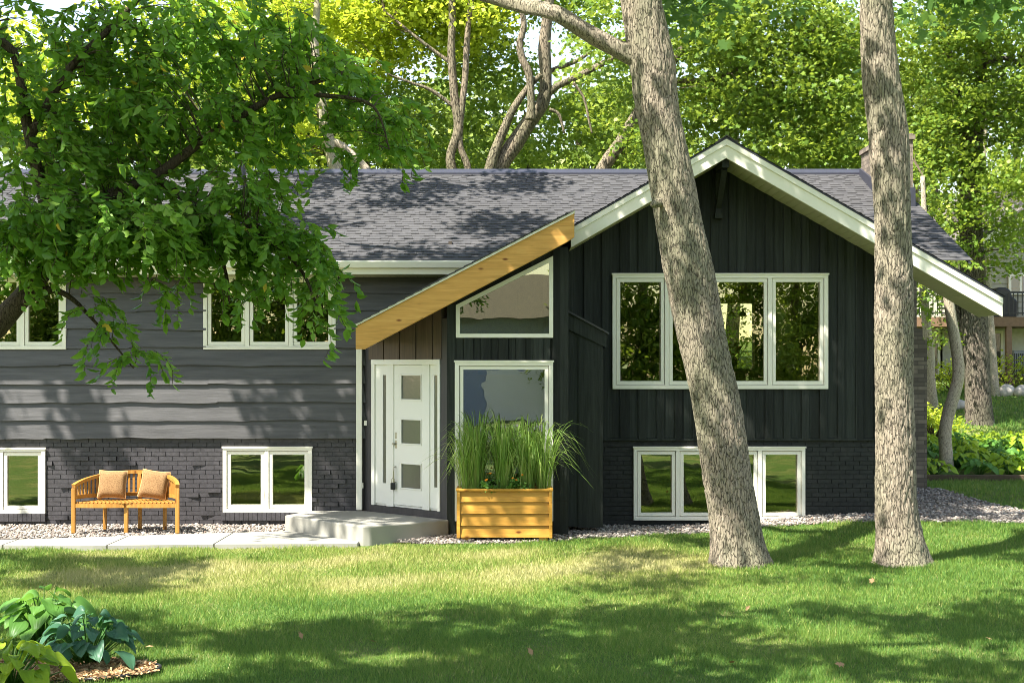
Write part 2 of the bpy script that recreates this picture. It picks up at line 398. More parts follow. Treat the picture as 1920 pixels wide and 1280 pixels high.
# ------------------------------------------------------------------ ground, street, lawn
def sheet(name, x0, x1, y0, y1, nx, ny, mat, dz=0):
    xs = np.linspace(x0, x1, nx); ys = np.linspace(y0, y1, ny); Xg, Yg = np.meshgrid(xs, ys)
    v = np.stack([Xg, Yg, ground(Xg, Yg)+dz], -1).reshape(-1, 3)
    i = (np.arange(ny-1)[:, None]*nx+np.arange(nx-1)[None]).reshape(-1)
    return np_mesh(name, v, np.stack([i, i+1, i+nx+1, i+nx], -1), mat, smooth=True)
def nonuni():
    xs = np.concatenate([np.linspace(-400, -14, 20)[:-1], np.linspace(-14, 16, 121), np.linspace(16, 400, 20)[1:]])
    ys = np.concatenate([np.linspace(-400, -30, 12)[:-1], np.linspace(-30, 24, 163), np.linspace(24, 500, 20)[1:]])
    Xg, Yg = np.meshgrid(xs, ys); v = np.stack([Xg, Yg, ground(Xg, Yg)], -1).reshape(-1, 3); nx = len(xs); ny = len(ys)
    i = (np.arange(ny-1)[:, None]*nx+np.arange(nx-1)[None]).reshape(-1)
    return np_mesh('lawn', v, np.stack([i, i+1, i+nx+1, i+nx], -1), M['lawn'], smooth=True)
props(nonuni(), 'broad green lawn in front of the dark house', kind='structure')
props(MB().box(-200, 200, -37, -29, -.1, .03).build('road', M['asphalt']), 'asphalt street behind the camera', kind='structure')

# gravel zone and walkway in plan
def gravel_edge(X):      # Y of the lawn edge in front of the house
    return float(np.interp(X, [-9, -7, -3.5, -1.9, -.9, .0, 1.2, 2.2, 3.6, 5.4, 6.6, 8], [-1.7, -1.7, -1.4, -1.9, -2.05, -2.0, -1.6, -1.05, -.75, -.75, -.8, -1.0]))
def gravel_back(X):
    return float(np.interp(X, [-9, 5.4, 5.45, 6.9, 7.3, 7.9, 8.6], [.1, .1, 2.4, 2.2, 1.1, .2, -.4]))
def walk_up(X): return float(np.interp(X, [-9.5, -6.95, -5.6, -4.7, -3.2, -2.0], [-1.95, -1.95, -1.55, -1.25, -.85, -2.1]))
def walk_lo(X): return float(np.interp(X, [-9.5, -7, -5.6, -4.3, -2.9, -2.2, -1.9], [-2.45, -2.47, -2.58, -2.42, -2.36, -2.32, -2.28]))
def strip(name, xs, lo, hi, dz, mat, thick=0, ny=8):
    v = []; f = []
    for i, x in enumerate(xs):
        a, b = lo(x), hi(x)
        for k in range(ny+1):
            y = a+(b-a)*k/ny; v.append((x, y, gz(x, y)+dz))
    for i in range(len(xs)-1):
        for k in range(ny):
            q = i*(ny+1)+k; f.append((q, q+ny+1, q+ny+2, q+1))
    m = MB(); m.v = v; m.f = f; return m.build(name, mat, smooth=True)
props(strip('gravel_bed', list(np.linspace(-9, 8.5, 71)), gravel_edge, gravel_back, .012, M['rockbed'], ny=10), 'dark bed under the pebbles', kind='structure')
# walkway slabs
wk = MB()
xs = [-9.5, -8.1, -6.72, -5.33, -3.95, -2.05]
for a, b in zip(xs[:-1], xs[1:]):
    n = 8; top = []; bot = []
    for k in range(n+1):
        x = a+.008+(b-a-.016)*k/n; top.append((x, walk_up(x-.0))); bot.append((x+.0, walk_lo(x)))
    poly = bot+top[::-1]
    wk.prism(poly, 'z', -.05, .075)
props(wk.build('path', M['concrete'], bevel=.008), 'pale concrete walkway', kind='structure')
PLAT = [(-3.27, -.72), (-2.08, -2.10), (-2.0, -2.17), (-1.9, -2.16), (-.88, -1.33), (-2.2, -.02), (-3.0, -.05)]
pl = MB(); pl.prism(PLAT, 'z', -.03, .285)
props(pl.build('entry_step', M['concrete'], bevel=.02), 'wide concrete landing step in front of the white front door', 'step')

def stones(n, fx, size=(.010, .026), zoff=.012):
    """pebbles as low icospheres"""
    t = (1+5**.5)/2
    iv = np.array([(-1,t,0),(1,t,0),(-1,-t,0),(1,-t,0),(0,-1,t),(0,1,t),(0,-1,-t),(0,1,-t),(t,0,-1),(t,0,1),(-t,0,-1),(-t,0,1)], float); iv /= np.linalg.norm(iv[0])
    fc = np.array([(0,11,5),(0,5,1),(0,1,7),(0,7,10),(0,10,11),(1,5,9),(5,11,4),(11,10,2),(10,7,6),(7,1,8),(3,9,4),(3,4,2),(3,2,6),(3,6,8),(3,8,9),(4,9,5),(2,4,11),(6,2,10),(8,6,7),(9,8,1)])
    P0 = fx(n); n = len(P0)
    s = rng.uniform(size[0], size[1], (n, 1))*rng.uniform(.7, 1.35, (n, 3)); s[:, 2] *= .7
    v = iv[None]*(1+rng.uniform(-.16, .16, (n, 12, 1)))*s[:, None]
    a = rng.uniform(0, 6.28, n); c, d = np.cos(a), np.sin(a)
    x = v[..., 0]*c[:, None]-v[..., 1]*d[:, None]; y = v[..., 0]*d[:, None]+v[..., 1]*c[:, None]; v[..., 0] = x; v[..., 1] = y
    v += P0[:, None]; v[..., 2] += (zoff+rng.uniform(-.006, .02, n))[:, None]
    f = (fc[None]+np.arange(n)[:, None, None]*12).reshape(-1, 3)
    return v.reshape(-1, 3), f, np.repeat(rng.random(n), 12)
def pebble_pts(n):
    X = rng.uniform(-8.0, 8.3, n); Y = rng.uniform(-2.2, 2.4, n)
    e = np.array([gravel_edge(x) for x in X]); b = np.array([gravel_back(x) for x in X])
    e = e+.05*np.sin(X*7)+.03*np.sin(X*17)
    ok = (Y > e) & (Y < b)
    wu = np.array([walk_up(x) for x in X]); ok &= ~((X < -2.05) & (Y < wu+.02))
    inp = (X > -3.2) & (X < -.9) & (Y > -2.15+np.abs(X+2.0)*1.1*(X < -2.0)+np.maximum(X+2.0, 0)*.8) & (Y < .1)
    ok &= ~inp
    X, Y = X[ok], Y[ok]
    return np.stack([X, Y, ground(X, Y)], -1)
v, f, t = stones(52000, pebble_pts); props(np_mesh('pebbles', v, f, M['pebble'], attr=t, smooth=True), 'round river pebbles along the foot of the house', 'gravel', kind='stuff')

# grass blades
def in_lawn(X, Y):
    e = np.interp(X, [-9.5, -7, -5.6, -4.3, -2.9, -2.2, -1.9, -.9, .0, 1.2, 2.2, 3.6, 5.4, 6.6, 8, 8.6], [-2.45, -2.47, -2.58, -2.42, -2.36, -2.32, -2.22, -2.1, -2.05, -1.6, -1.05, -.75, -.75, -.8, -1.0, -.6])
    front = Y < e+.05*np.sin(X*7)+.03*np.sin(X*17)-.01
    bk = np.interp(X, [6.9, 7.3, 7.9, 8.6], [2.3, 1.1, .2, -.4])
    right = (X > 6.9) & (Y > bk) & (Y < 3.9)
    return front | right
def vnoise(X, Y, s, seed):
    r = np.random.default_rng(seed); out = np.zeros_like(X)
    for k in range(7):
        a = r.uniform(0, 6.28); fq = s*r.uniform(.6, 1.7); out += np.sin(fq*(X*math.cos(a)+Y*math.sin(a))+r.uniform(0, 6.28))
    return out/4.0
def lawn_pts(n, y0, y1, pad):
    Y = rng.uniform(y0, y1, n*2); hw = (CD+Y)*.36+pad; X = rng.uniform(-1, 1, n*2)*((CD+y1)*.36+pad)
    ok = (np.abs(X) < hw) & in_lawn(X, Y); return X[ok][:n], Y[ok][:n]
def grass_blades(name, bands, label, dry=True, hs=1.0):
    V_, T_ = [], []
    for (n, y0, y1, pad, wd, ht) in bands:
        X, Y = lawn_pts(n, y0, y1, pad) if isinstance(pad, float) else pad(n)
        n = len(X); Z = ground(X, Y)
        a = rng.uniform(0, 6.28, n); hh = ht*rng.uniform(.5, 1.25, n)*(1+.35*vnoise(X, Y, 5, 3))*np.where(rng.random(n) < .03, 1.35, 1); ln = rng.normal(0, .38, (n, 2))*hh[:, None]
        wx, wy = np.cos(a)*wd*.5, np.sin(a)*wd*.5
        b = np.stack([X, Y, Z-.005], -1)
        p0 = b+np.stack([wx, wy, 0*wx], -1); p1 = b-np.stack([wx, wy, 0*wx], -1)
        tip = b+np.stack([ln[:, 0], ln[:, 1], hh], -1)
        V_.append(np.stack([p0, p1, tip], 1).reshape(-1, 3))
        d = S((X+6.6)/1.8)*(1-S((X-1.2)/2.6))*S((Y+7.6+.5*vnoise(X, Y, 1.5, 21))/2.2)*(1-S((Y+3.0)/1.6))      # drought patch before the walkway
        d = d*.30+.42*S(vnoise(X, Y, 2.6, 5)*.9+.35)*d+.13*S(vnoise(X, Y, 1.1, 9)-.1)
        tn = np.clip(.27+.20*vnoise(X, Y, 2.4, 11)*.5+d+rng.normal(0, .15, n)+(rng.random(n) < .07)*.35, 0, 1)
        T_.append(np.repeat(tn, 3))
    v = np.concatenate(V_); t = np.concatenate(T_); f = np.arange(len(v)).reshape(-1, 3)
    return props(np_mesh(name, v, f, M['blade'], attr=t), label, 'grass', kind='stuff')
grass_blades('grass', [(290000, -13.4, -8.5, 2.2, .007, .052), (200000, -8.5, -5, 2.2, .009, .052), (190000, -5, -.4, 2.2, .012, .055)], 'short mown lawn grass with straw dry patches')
def right_lawn(n):
    X = rng.uniform(6.9, 13, n); Y = rng.uniform(-.6, 3.9, n); ok = in_lawn(X, Y); return X[ok], Y[ok]
def hill_lawn(n):
    X = rng.uniform(6.5, 16, n); Y = rng.uniform(7.2, 16, n); return X, Y
grass_blades('grass', [(26000, 0, 0, right_lawn, .016, .06), (30000, 0, 0, hill_lawn, .03, .07)], 'mown grass on the side yard right of the house')

# ------------------------------------------------------------------ the house
house = thing('house', 'dark charcoal split level house with white trim, cedar entry beam and front gable', 'house')
H = house
# --- left wing
def clip_out(z0, z1, holes_at):
    """split the interval z0..z1 by the holes"""
    iv = [(z0, z1)]
    for a, b in holes_at:
        o = []
        for p, q in iv:
            if b <= p or a >= q: o.append((p, q)); continue
            if a > p: o.append((p, a))
            if b < q: o.append((b, q))
        iv = o
    return iv
def wall_grid(mb, x0, x1, z0, z1, y0, y1, holes):
    xs = sorted({x0, x1, *[h[0] for h in holes], *[h[1] for h in holes]}); xs = [x for x in xs if x0 <= x <= x1]
    for a, b in zip(xs[:-1], xs[1:]):
        hs = [(h[2], h[3]) for h in holes if h[0] < (a+b)/2 < h[1]]
        for p, q in clip_out(z0, z1, hs): mb.box(a, b, y0, y1, p, q)
def win_rect(px0, px1, py0, py1, Y=0): return [PX(px0, Y), PX(px1, Y), PZ(py1, Y), PZ(py0, Y)]
Wua = win_rect(-123, 125, 515, 655); Wub = win_rect(382, 630, 515, 655)
Wla = win_rect(-82, 85, 840, 962); Wlb = win_rect(418, 585, 838, 960)
Wg = win_rect(1148, 1552, 514, 729); Wgl = win_rect(1188, 1510, 838, 975)
ZS = PZ(820, 0)          # bottom of siding / top of brick
def shrink(r, d=.03): return [r[0]+d, r[1]-d, r[2]+d, r[3]-d]
LX0, LX1 = -9.6, -.75
m = MB(); wall_grid(m, LX0, LX1, -.1, 3.82, .03, .17, [shrink(r) for r in (Wua, Wub, Wla, Wlb)])
m.build('wall', M['mortar'], H)
# wavy lap boards
m = MB(); z = ZS-.02; k = 0; holes = [shrink(r) for r in (Wua, Wub)]
while z < 3.8:
    ztop = z+.27; r = random.Random(k*7+3); ph = [r.uniform(0, 6.28) for _ in range(5)]; seam = r.uniform(-7.2, -3.2)
    dx = .035; nx = int((LX1-LX0)/dx)
    def wave(x):
        a = mnoise.noise((x*1.15, k*5.3, 1)); b_ = mnoise.noise((x*3.1, k*3.7, 9))
        s_ = .030*a*abs(a)**.3 + .008*b_ + (.010 if x > seam else -.004)
        return s_
    prev = None
    for i in range(nx+1):
        x = LX0+(LX1-LX0)*i/nx
        x2 = x+(LX1-LX0)/nx
        if i == nx: break
        hs = [(h[2], h[3]) for h in holes if h[0] < (x+x2)/2 < h[1]]
        for a, b in clip_out(z-.03, min(ztop+.02, 3.84), hs):
            zb0 = z+wave(x) if a == z-.03 else a; zb1 = z+wave(x2) if a == z-.03 else a
            def yy(zz): return -.002-.042*(ztop+.02-zz)/.29-(.005 if x > seam else 0)
            bb = len(m.v)
            m.v += [(x, yy(zb0), zb0), (x2, yy(zb1), zb1), (x2, yy(b), b), (x, yy(b), b), (x, .03, zb0), (x2, .03, zb1)]
            m.f += [(bb, bb+1, bb+2, bb+3), (bb+4, bb+5, bb+1, bb)]
    z = ztop; k += 1
m.build('lap_siding', M['lap'], H)
# real bricks
def bricks(x0, x1, z0, z1, Y, holes, seed, odd=.02):
    m = MB(); r = random.Random(seed); row = 0; z = z1
    while z > z0:
        zt = z-.008; zb = z-.068; x = x0-.11*(row % 2)-r.uniform(0, .03)
        while x < x1:
            a, b = max(x+.004, x0), min(x+.203, x1); x += .207
            if b-a < .02: continue
            zz = [(a, b)]
            for h in holes:
                if h[2] < zt and h[3] > zb: zz = [q for p in zz for q in clip_out(p[0], p[1], [(h[0], h[1])])]
            for a2, b2 in zz:
                if b2-a2 < .015: continue
                yo = Y-.012+r.uniform(-.002, .002)
                if r.random() < odd:
                    t1, t2 = r.choice([(.03, .005), (.005, .03), (.028, .028)])
                    c = len(m.v); m.v += [(a2, yo-t1, zb), (b2, yo-t2, zb), (b2, .03+Y, zb), (a2, .03+Y, zb), (a2, yo-t1, zt), (b2, yo-t2, zt), (b2, .03+Y, zt), (a2, .03+Y, zt)]
                    m.f += [tuple(c+i for i in q) for q in ((0,3,2,1),(4,5,6,7),(0,1,5,4),(1,2,6,5),(2,3,7,6),(3,0,4,7))]
                else: m.box(a2, b2, yo, Y+.03, zb, zt)
        z -= .0676; row += 1
    return m
bricks(LX0, -2.15, -.05, ZS-.005, .03, [Wla, Wlb], 5, .055).build('brick_wall', M['brickp'], H, bevel=0)
# right (gable) brick
GX0, GX1 = .55, 5.42
m = MB(); wall_grid(m, GX0, GX1, -.1, ZS, .05, .2, [shrink(Wgl)])
m.build('wall', paint('mortar_shaded', (.013, .015, .014), .8, .2), H)  # mortar tone darkened along with the shaded gable brick
bricks(GX0, GX1, -.05, ZS-.005, .05, [Wgl], 9, .004).build('brick_wall', M['brickshaded'], H)

# --- gable
GPX, GPZ, GS = PX(1362, -.9), PZ(257, -.9), .575        # ridge x, top z of the roof skin, slope
def gz_top(X): return GPZ-GS*abs(X-GPX)
def gz_wall(X): return gz_top(X)-.265
m = MB()
hh = shrink(Wg)
for a, b in ((GX0, hh[0]), (hh[0], GPX), (GPX, hh[1]), (hh[1], GX1)):
    if b <= a: continue
    inside = hh[0] <= (a+b)/2 <= hh[1]
    if inside:
        m.prism([(a, ZS-.01), (b, ZS-.01), (b, hh[2]), (a, hh[2])], 'y', .02, .16)
        m.prism([(a, hh[3]), (b, hh[3]), (b, gz_wall(b)), (a, gz_wall(a))], 'y', .02, .16)
    else: m.prism([(a, ZS-.01), (b, ZS-.01), (b, gz_wall(b)), (a, gz_wall(a))], 'y', .02, .16)
m.build('gable_wall', M['board'], H)
m = MB(); x = GX0-.02; rr = random.Random(4)
while x < GX1+.05:
    a, b = x, min(x+.105+rr.uniform(-.008, .012), GX1+.012)
    if b > a+.03:
        xm = (a+b)/2; th = .026+rr.uniform(-.004, .004)
        ivs = clip_out(ZS-.03+rr.uniform(-.004, .004), gz_wall(xm)-.01, [(Wg[2]-.005, Wg[3]+.005)] if (Wg[0]-.03 < xm < Wg[1]+.03) else [])
        for p, q in ivs:
            top = q == gz_wall(xm)-.01
            m.prism([(a, p), (b, p), (b, (gz_wall(b) if top else q)), (a, (gz_wall(a) if top else q))], 'y', .02-th, .021)
    x += .27
m.build('batten', M['board'], H, bevel=.003)
props(MB().box(GX0, GX1+.012, -.004, .03, ZS-.045, ZS-.012).build('siding_trim', M['board'], H))

# window maker
def window(r, splits, Y, glass='glass', yaw=(0, 0, 0), sill=None, casing=.055, mull=None, sash=True, proud=.045):
    x0, x1, z0, z1 = r; m = MB()
    yf, yb = Y-proud, Y+.10
    m.box(x0, x1, yf, yb, z1-casing, z1); m.box(x0, x1, yf, yb, z0, z0+casing)
    m.box(x0, x0+casing, yf, yb, z0+casing, z1-casing); m.box(x1-casing, x1, yf, yb, z0+casing, z1-casing)
    ed = [x0+casing]
    for s in splits: ed += [s-.03, s+.03]; m.box(s-.03, s+.03, yf+.006, yb, z0+casing, z1-casing)
    ed.append(x1-casing)
    wo_ = m.build('window', M['white'], H, bevel=.004)
    MB().box(x0-.012, x1+.012, yf-.018, yf+.01, z1-.012, z1+.012).build('head_trim', M['white'], wo_)
    for i in range(0, len(ed), 2):
        a, b = ed[i]+.006, ed[i+1]-.006; p, q = z0+casing+.006, z1-casing-.006; sw = .052 if sash else .02
        s = MB(); y0, y1 = yf+.022, yb-.02
        s.box(a, b, y0, y1, q-sw, q); s.box(a, b, y0, y1, p, p+sw); s.box(a, a+sw, y0, y1, p+sw, q-sw); s.box(b-sw, b, y0, y1, p+sw, q-sw)
        s.build('sash', M['white'], wo_, bevel=.004)
        dy_ = (b-a)/2*math.tan(math.radians(yaw[min(i//2, len(yaw)-1)])); gm = MB(); gm.prism([(a+sw-.002, yf+.054-dy_), (b-sw+.002, yf+.054+dy_), (b-sw+.002, yf+.060+dy_), (a+sw-.002, yf+.060-dy_)], 'z', p+sw-.002, q-sw+.002)
        gm.build('pane', M[glass], wo_)
    if sill:
        s = MB(); x = x0-.02
        while x < x1: s.box(x, min(x+.062, x1+.02), Y-.075, Y+.0, z0-.115, z0-.004); x += .068
        s.build('brick_sill', M['brickp'], wo_)
    return wo_
window(Wua, [PX(-40, 0), PX(43, 0)], 0); window(Wub, [PX(464, 0), PX(546, 0)], 0)
window(Wla, [PX(2, 0)], .03, sill=1); window(Wlb, [PX(500, 0)], .03, sill=1)
window(Wg, [PX(1250, 0), PX(1443, 0)], .0, casing=.06, yaw=(5, 0, 4)); window(Wgl, [PX(1271, 0), PX(1425, 0)], .04, yaw=(4, 0, 4))

# --- gable roof
def slope_roof(mb, P0, P1, Pb0, Pb1, course=.13, lip=.010, cut=None):
    """courses between the eave edge P0-P1 and the ridge edge Pb0-Pb1"""
    P0, P1, Pb0, Pb1 = map(Vector, (P0, P1, Pb0, Pb1)); L = ((Pb0-P0).length); n = max(1, int(L/course))
    nrm = (P1-P0).cross(Pb0-P0).normalized()
    if nrm.z < 0: nrm = -nrm
    for i in range(n):
        a, b = i/n, min(1, (i+1.12)/n)
        A, B, C, D = P0.lerp(Pb0, a), P1.lerp(Pb1, a), P1.lerp(Pb1, b), P0.lerp(Pb0, b)
        mb.quad(A+nrm*lip, B+nrm*lip, C, D); mb.quad(A-nrm*.004, B-nrm*.004, B+nrm*lip, A+nrm*lip)
YG0 = -.94
RX = PX(1880, -.9)
rf = MB()
XK = GX1+.03
slope_roof(rf, (RX+.02, YG0, gz_top(RX+.02)), (RX+.02, .12, gz_top(RX+.02)), (XK, YG0, gz_top(XK)), (XK, .12, gz_top(XK)))
slope_roof(rf, (XK, YG0, gz_top(XK)), (XK, 5.2, gz_top(XK)), (GPX, YG0, GPZ), (GPX, 5.2, GPZ))
slope_roof(rf, (.80, YG0, gz_top(.80)), (.80, 5.2, gz_top(.80)), (GPX, YG0, GPZ), (GPX, 5.2, GPZ))
rf.prism([(GPX-.17, GPZ-.085), (GPX, GPZ+.028), (GPX+.17, GPZ-.085), (GPX+.16, GPZ-.10), (GPX, GPZ+.008), (GPX-.16, GPZ-.10)], 'y', YG0-.006, 5.2)
roof = rf.build('gable_roof', M['shingle'], H)
# dark deck + fascia + soffit of the gable
m = MB()
for sgn, xe in ((1, RX), (-1, .84)):
    def seg(off0, off1, y0, y1, mb, xend=xe):
        mb.prism([(GPX, GPZ-off0), (xend, gz_top(xend)-off0), (xend, gz_top(xend)-off1), (GPX, GPZ-off1)], 'y', y0, y1)
    seg(.006, .026, YG0+.008, .1, m)
m.build('roof_deck', M['flash'], H)
m = MB()
for xe in (RX, .84):
    m.prism([(GPX, GPZ-.028), (xe, gz_top(xe)-.028), (xe, gz_top(xe)-.115), (GPX, GPZ-.115)], 'y', -.925, -.86)
    m.prism([(GPX, GPZ-.115), (xe, gz_top(xe)-.115), (xe, gz_top(xe)-.30), (GPX, GPZ-.30)], 'y', -.90, -.86)
m.box(RX-.03, RX, -.86, .1, gz_top(RX)-.16, gz_top(RX)-.03)
m.build('rake_fascia', M['white'], H, bevel=.004)
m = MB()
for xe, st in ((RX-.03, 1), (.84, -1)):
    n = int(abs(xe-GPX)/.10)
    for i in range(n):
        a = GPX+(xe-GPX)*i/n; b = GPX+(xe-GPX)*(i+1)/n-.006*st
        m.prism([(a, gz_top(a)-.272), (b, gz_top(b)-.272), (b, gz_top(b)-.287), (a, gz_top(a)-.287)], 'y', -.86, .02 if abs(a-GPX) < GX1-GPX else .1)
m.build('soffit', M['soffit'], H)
# ridge outrigger and bracket under the peak
m = MB(); m.box(GPX-.05, GPX+.05, -.82, .02, GPZ-.42, GPZ-.24); m.box(GPX-.045, GPX+.045, -.12, .02, GPZ-1.0, GPZ-.42)
m.bar((GPX, -.70, GPZ-.42), (GPX, -.04, GPZ-.95), .08, .08); m.box(GPX-.06, GPX+.06, -.15, .03, GPZ-1.08, GPZ-1.0)
m.build('ridge_bracket', M['board'], H)

# --- main roof (courses parallel to x, cut where the gable and porch roofs rise above it)
EY, EZ = -.62, PZ(488, -.62); RY = 4.2; RZ = PZ(323, RY)
ms = (RZ-EZ)/(RY-EY); XE = 6.66; XL = -9.9
PB = [P(667, 612, -1.75), P(1077, 399, -1.75)]          # top line of the cedar beam
ps = (PB[1][2]-PB[0][2])/(PB[1][0]-PB[0][0])
def porch_top(X): return PB[0][2]+.045+ps*(X-PB[0][0])
L = math.hypot(RY-EY, RZ-EZ); n = int(L/.13); m = MB()
def main_ranges(z):
    lo = min(GPX-(GPZ-z)/GS, PB[0][0]+(z-PB[0][2]-.045)/ps); hi = GPX+(GPZ-z)/GS
    if z >= GPZ-.01: return [(XL, XE)]
    return [(XL, lo+.03), (hi-.03, XE)]
for i in range(n):
    a, b = i/n, min(1, (i+1.15)/n); ya, yb = EY+(RY-EY)*a, EY+(RY-EY)*b; za, zb = EZ+(RZ-EZ)*a, EZ+(RZ-EZ)*b
    ra, rb = main_ranges(za), main_ranges(zb)
    if len(rb) < len(ra): rb = ra
    for (p, q), (p2, q2) in zip(ra, rb):
        if q-p < .02: continue
        # random tab heights
        m.quad((p, ya-.004, za+.011), (q, ya-.004, za+.011), (q2, yb, zb), (p2, yb, zb)); m.quad((p, ya-.004, za-.003), (q, ya-.004, za-.003), (q, ya-.004, za+.011), (p, ya-.004, za+.011))
# laminated tabs standing proud
r_ = random.Random(12)
for i in range(1, n):
    a = i/n; b = (i+.98)/n; ya, yb = EY+(RY-EY)*a, EY+(RY-EY)*b; za, zb = EZ+(RZ-EZ)*a, EZ+(RZ-EZ)*b
    for p, q in main_ranges(zb if zb < GPZ-.02 else za):
        x = p+r_.uniform(0, .3)
        while x < q-.25:
            wd = r_.uniform(.09, .22); m.quad((x, ya-.012, za+.018), (x+wd, ya-.012, za+.018), (x+wd*.9, yb, zb+.007), (x+wd*.1, yb, zb+.007)); m.quad((x, ya-.012, za+.004), (x+wd, ya-.012, za+.004), (x+wd, ya-.012, za+.018), (x, ya-.012, za+.018))
            x += wd+r_.uniform(.06, .26)
m.quad((XL, RY+4.8, EZ), (XE, RY+4.8, EZ), (XE, RY, RZ), (XL, RY, RZ))
mroof = m.build('main_roof', M['shingle'], H)
MB().prism([(RY-.20, RZ-.035), (RY-.03, RZ+.055), (RY+.03, RZ+.055), (RY+.20, RZ-.035), (RY+.20, RZ-.07), (RY-.20, RZ-.07)], 'x', XL, XE).build('ridge_cap', M['flash'], H)
# end rake boards of the main roof + plain deck below
m = MB(); m.prism([(EY, EZ-.02), (RY, RZ-.02), (RY+4.8, EZ-.02), (RY+4.8, EZ-.09), (RY, RZ-.09), (EY, EZ-.05)], 'x', XE-.06, XE-.02)
m.build('rake_board', M['flash'], H)
m = MB()
m.prism([(EY+.05, EZ-.02), (RY, RZ-.03), (RY, RZ-.06), (EY+.05, EZ-.05)], 'x', XL+.02, -.6); m.prism([(1.2, EZ-.02+ms*1.8), (RY, RZ-.03), (RY, RZ-.06), (1.2, EZ-.05+ms*1.8)], 'x', -.6, XE-.06)
m.build('roof_deck', M['flash'], H)
# eave: gutter, fascia, soffit
gx1 = -.32
m = MB(); m.prism([(EY-.13, EZ-.01), (EY-.135, EZ-.03), (EY-.10, EZ-.11), (EY, EZ-.12), (EY, EZ-.105), (EY-.09, EZ-.10), (EY-.12, EZ-.02)], 'x', XL, gx1)
m.build('gutter', M['white'], H)
m = MB(); m.box(XL, gx1, EY, EY+.025, EZ-.20, EZ-.012); m.build('fascia', M['white'], H)
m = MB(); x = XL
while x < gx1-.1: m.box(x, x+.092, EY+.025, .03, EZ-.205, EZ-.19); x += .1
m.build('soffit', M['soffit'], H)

# --- porch (front plane YP)
YP = -1.3
XA, XB, XC = PX(680, 0), PX(838, YP), PX(1065, YP)
ZP0 = .03
def pw(px): return PX(px, YP)
def pz(py): return PZ(py, YP)
Wp = [pw(853), pw(1037), pz(976), pz(677)]
tz = [(pw(855), pz(633)), (pw(1037), pz(633)), (pw(1037), pz(480)), (pw(855), pz(572))]
m = MB()   # posts and headers
m.box(XB, Wp[0]+.01, YP, YP+.14, ZP0, porch_top(XB)-.36); m.box(Wp[1]-.01, XC, YP, YP+.14, ZP0, porch_top(Wp[1])-.33)
m.prism([(Wp[0]+.01, tz[3][1]-.02), (Wp[1]-.01, tz[2][1]-.02), (Wp[1]-.01, porch_top(Wp[1])-.3), (Wp[0]+.01, porch_top(Wp[0])-.3)], 'y', YP+.01, YP+.13)
m.box(Wp[0]+.01, Wp[1]-.01, YP+.02, YP+.13, Wp[3]-.02, tz[0][1]+.02); m.box(Wp[0]+.01, Wp[1]-.01, YP+.02, YP+.13, ZP0, Wp[2]+.02)
m.box(XC-.1, XC, YP+.14, .05, ZP0, porch_top(XC-.1)-.4)
m.build('entry_wall', M['board'], H)
m = MB(); x = Wp[0]+.02; k = 0
while x < Wp[1]-.05:
    m.box(x, min(x+[.10, .135][k % 2], Wp[1]-.01), YP-.004-.018*(k % 2), YP+.021, Wp[3]+.004, tz[0][1]-.004); x += [.104, .139][k % 2]; k += 1
m.box(Wp[1], XC+.006, YP-.016, YP+.001, .55, porch_top(Wp[1])-.36); m.box(Wp[1], XC+.006, YP-.012, YP+.001, .04, .545)
m.build('entry_boards', M['board'], H, bevel=.002)
window(Wp, [], YP, glass='glass_clear', casing=.06)
# trapezoid window
def inset(poly, d):
    out = []; n = len(poly)
    for i in range(n):
        a, b, c = Vector(poly[i-1]), Vector(poly[i]), Vector(poly[(i+1) % n])
        e1, e2 = (b-a).normalized(), (c-b).normalized(); n1, n2 = Vector((-e1.y, e1.x)), Vector((-e2.y, e2.x))
        bis = (n1+n2); bis = bis/(bis.dot(n1)); out.append(tuple(b+bis*d))
    return out
inn = inset(tz, .055); m = MB()
for i in range(4):
    j = (i+1) % 4; m.prism([tz[i], tz[j], inn[j], inn[i]], 'y', YP-.04, YP+.09)
tw = m.build('transom_window', M['white'], H); MB().prism(inset(tz, .05), 'y', YP+.0, YP+.006).build('pane', M['glass'], tw)
# beam
m = MB(); m.prism([(PB[0][0], PB[0][2]-.31), (PB[0][0]+.12, PB[0][2]-.31), (PB[1][0]-.1, PB[1][2]-.40), (PB[1][0], PB[1][2]-.33), (PB[1][0], PB[1][2]-.0), (PB[0][0], PB[0][2]-.0)], 'y', -1.75, -1.66)
m.build('cedar_beam', M['cedar'], H, bevel=.004)
m = MB(); m.prism([(PB[0][0]-.02, PB[0][2]-.005), (PB[1][0]+.01, PB[1][2]-.002), (PB[1][0]+.01, PB[1][2]+.03), (PB[0][0]-.02, PB[0][2]+.027)], 'y', -1.775, -1.64)
m.build('drip_edge', M['white'], H)
def porch_back(X):
    z = porch_top(X); return 0.02 if z < EZ+.01 else EY+(z-EZ)/ms+.05
m = MB(); n = 26
for i in range(n):
    a = PB[0][0]-.03+(PB[1][0]+.02-PB[0][0])*i/n; b = PB[0][0]-.03+(PB[1][0]+.02-PB[0][0])*(i+1.1)/n
    za, zb = porch_top(a)+.012, porch_top(b)+.0
    m.quad((a, -1.79, za), (a, porch_back(a), za), (b, porch_back(b), zb), (b, -1.79, zb)); m.quad((a, -1.79, za-.018), (a, porch_back(a), za-.018), (a, porch_back(a), za), (a, -1.79, za))
    m.quad((a, -1.79, za-.02), (b, -1.79, zb-.02), (b, -1.79, zb), (a, -1.79, za))
m.build('entry_roof', M['shingle'], H)
m = MB(); m.prism([(PB[0][0], PB[0][2]-.15), (PB[1][0], PB[1][2]-.15), (PB[1][0], PB[1][2]-.17), (PB[0][0], PB[0][2]-.17)], 'y', -1.66, .0)
m.build('entry_soffit', M['cedarsoffit'], H)
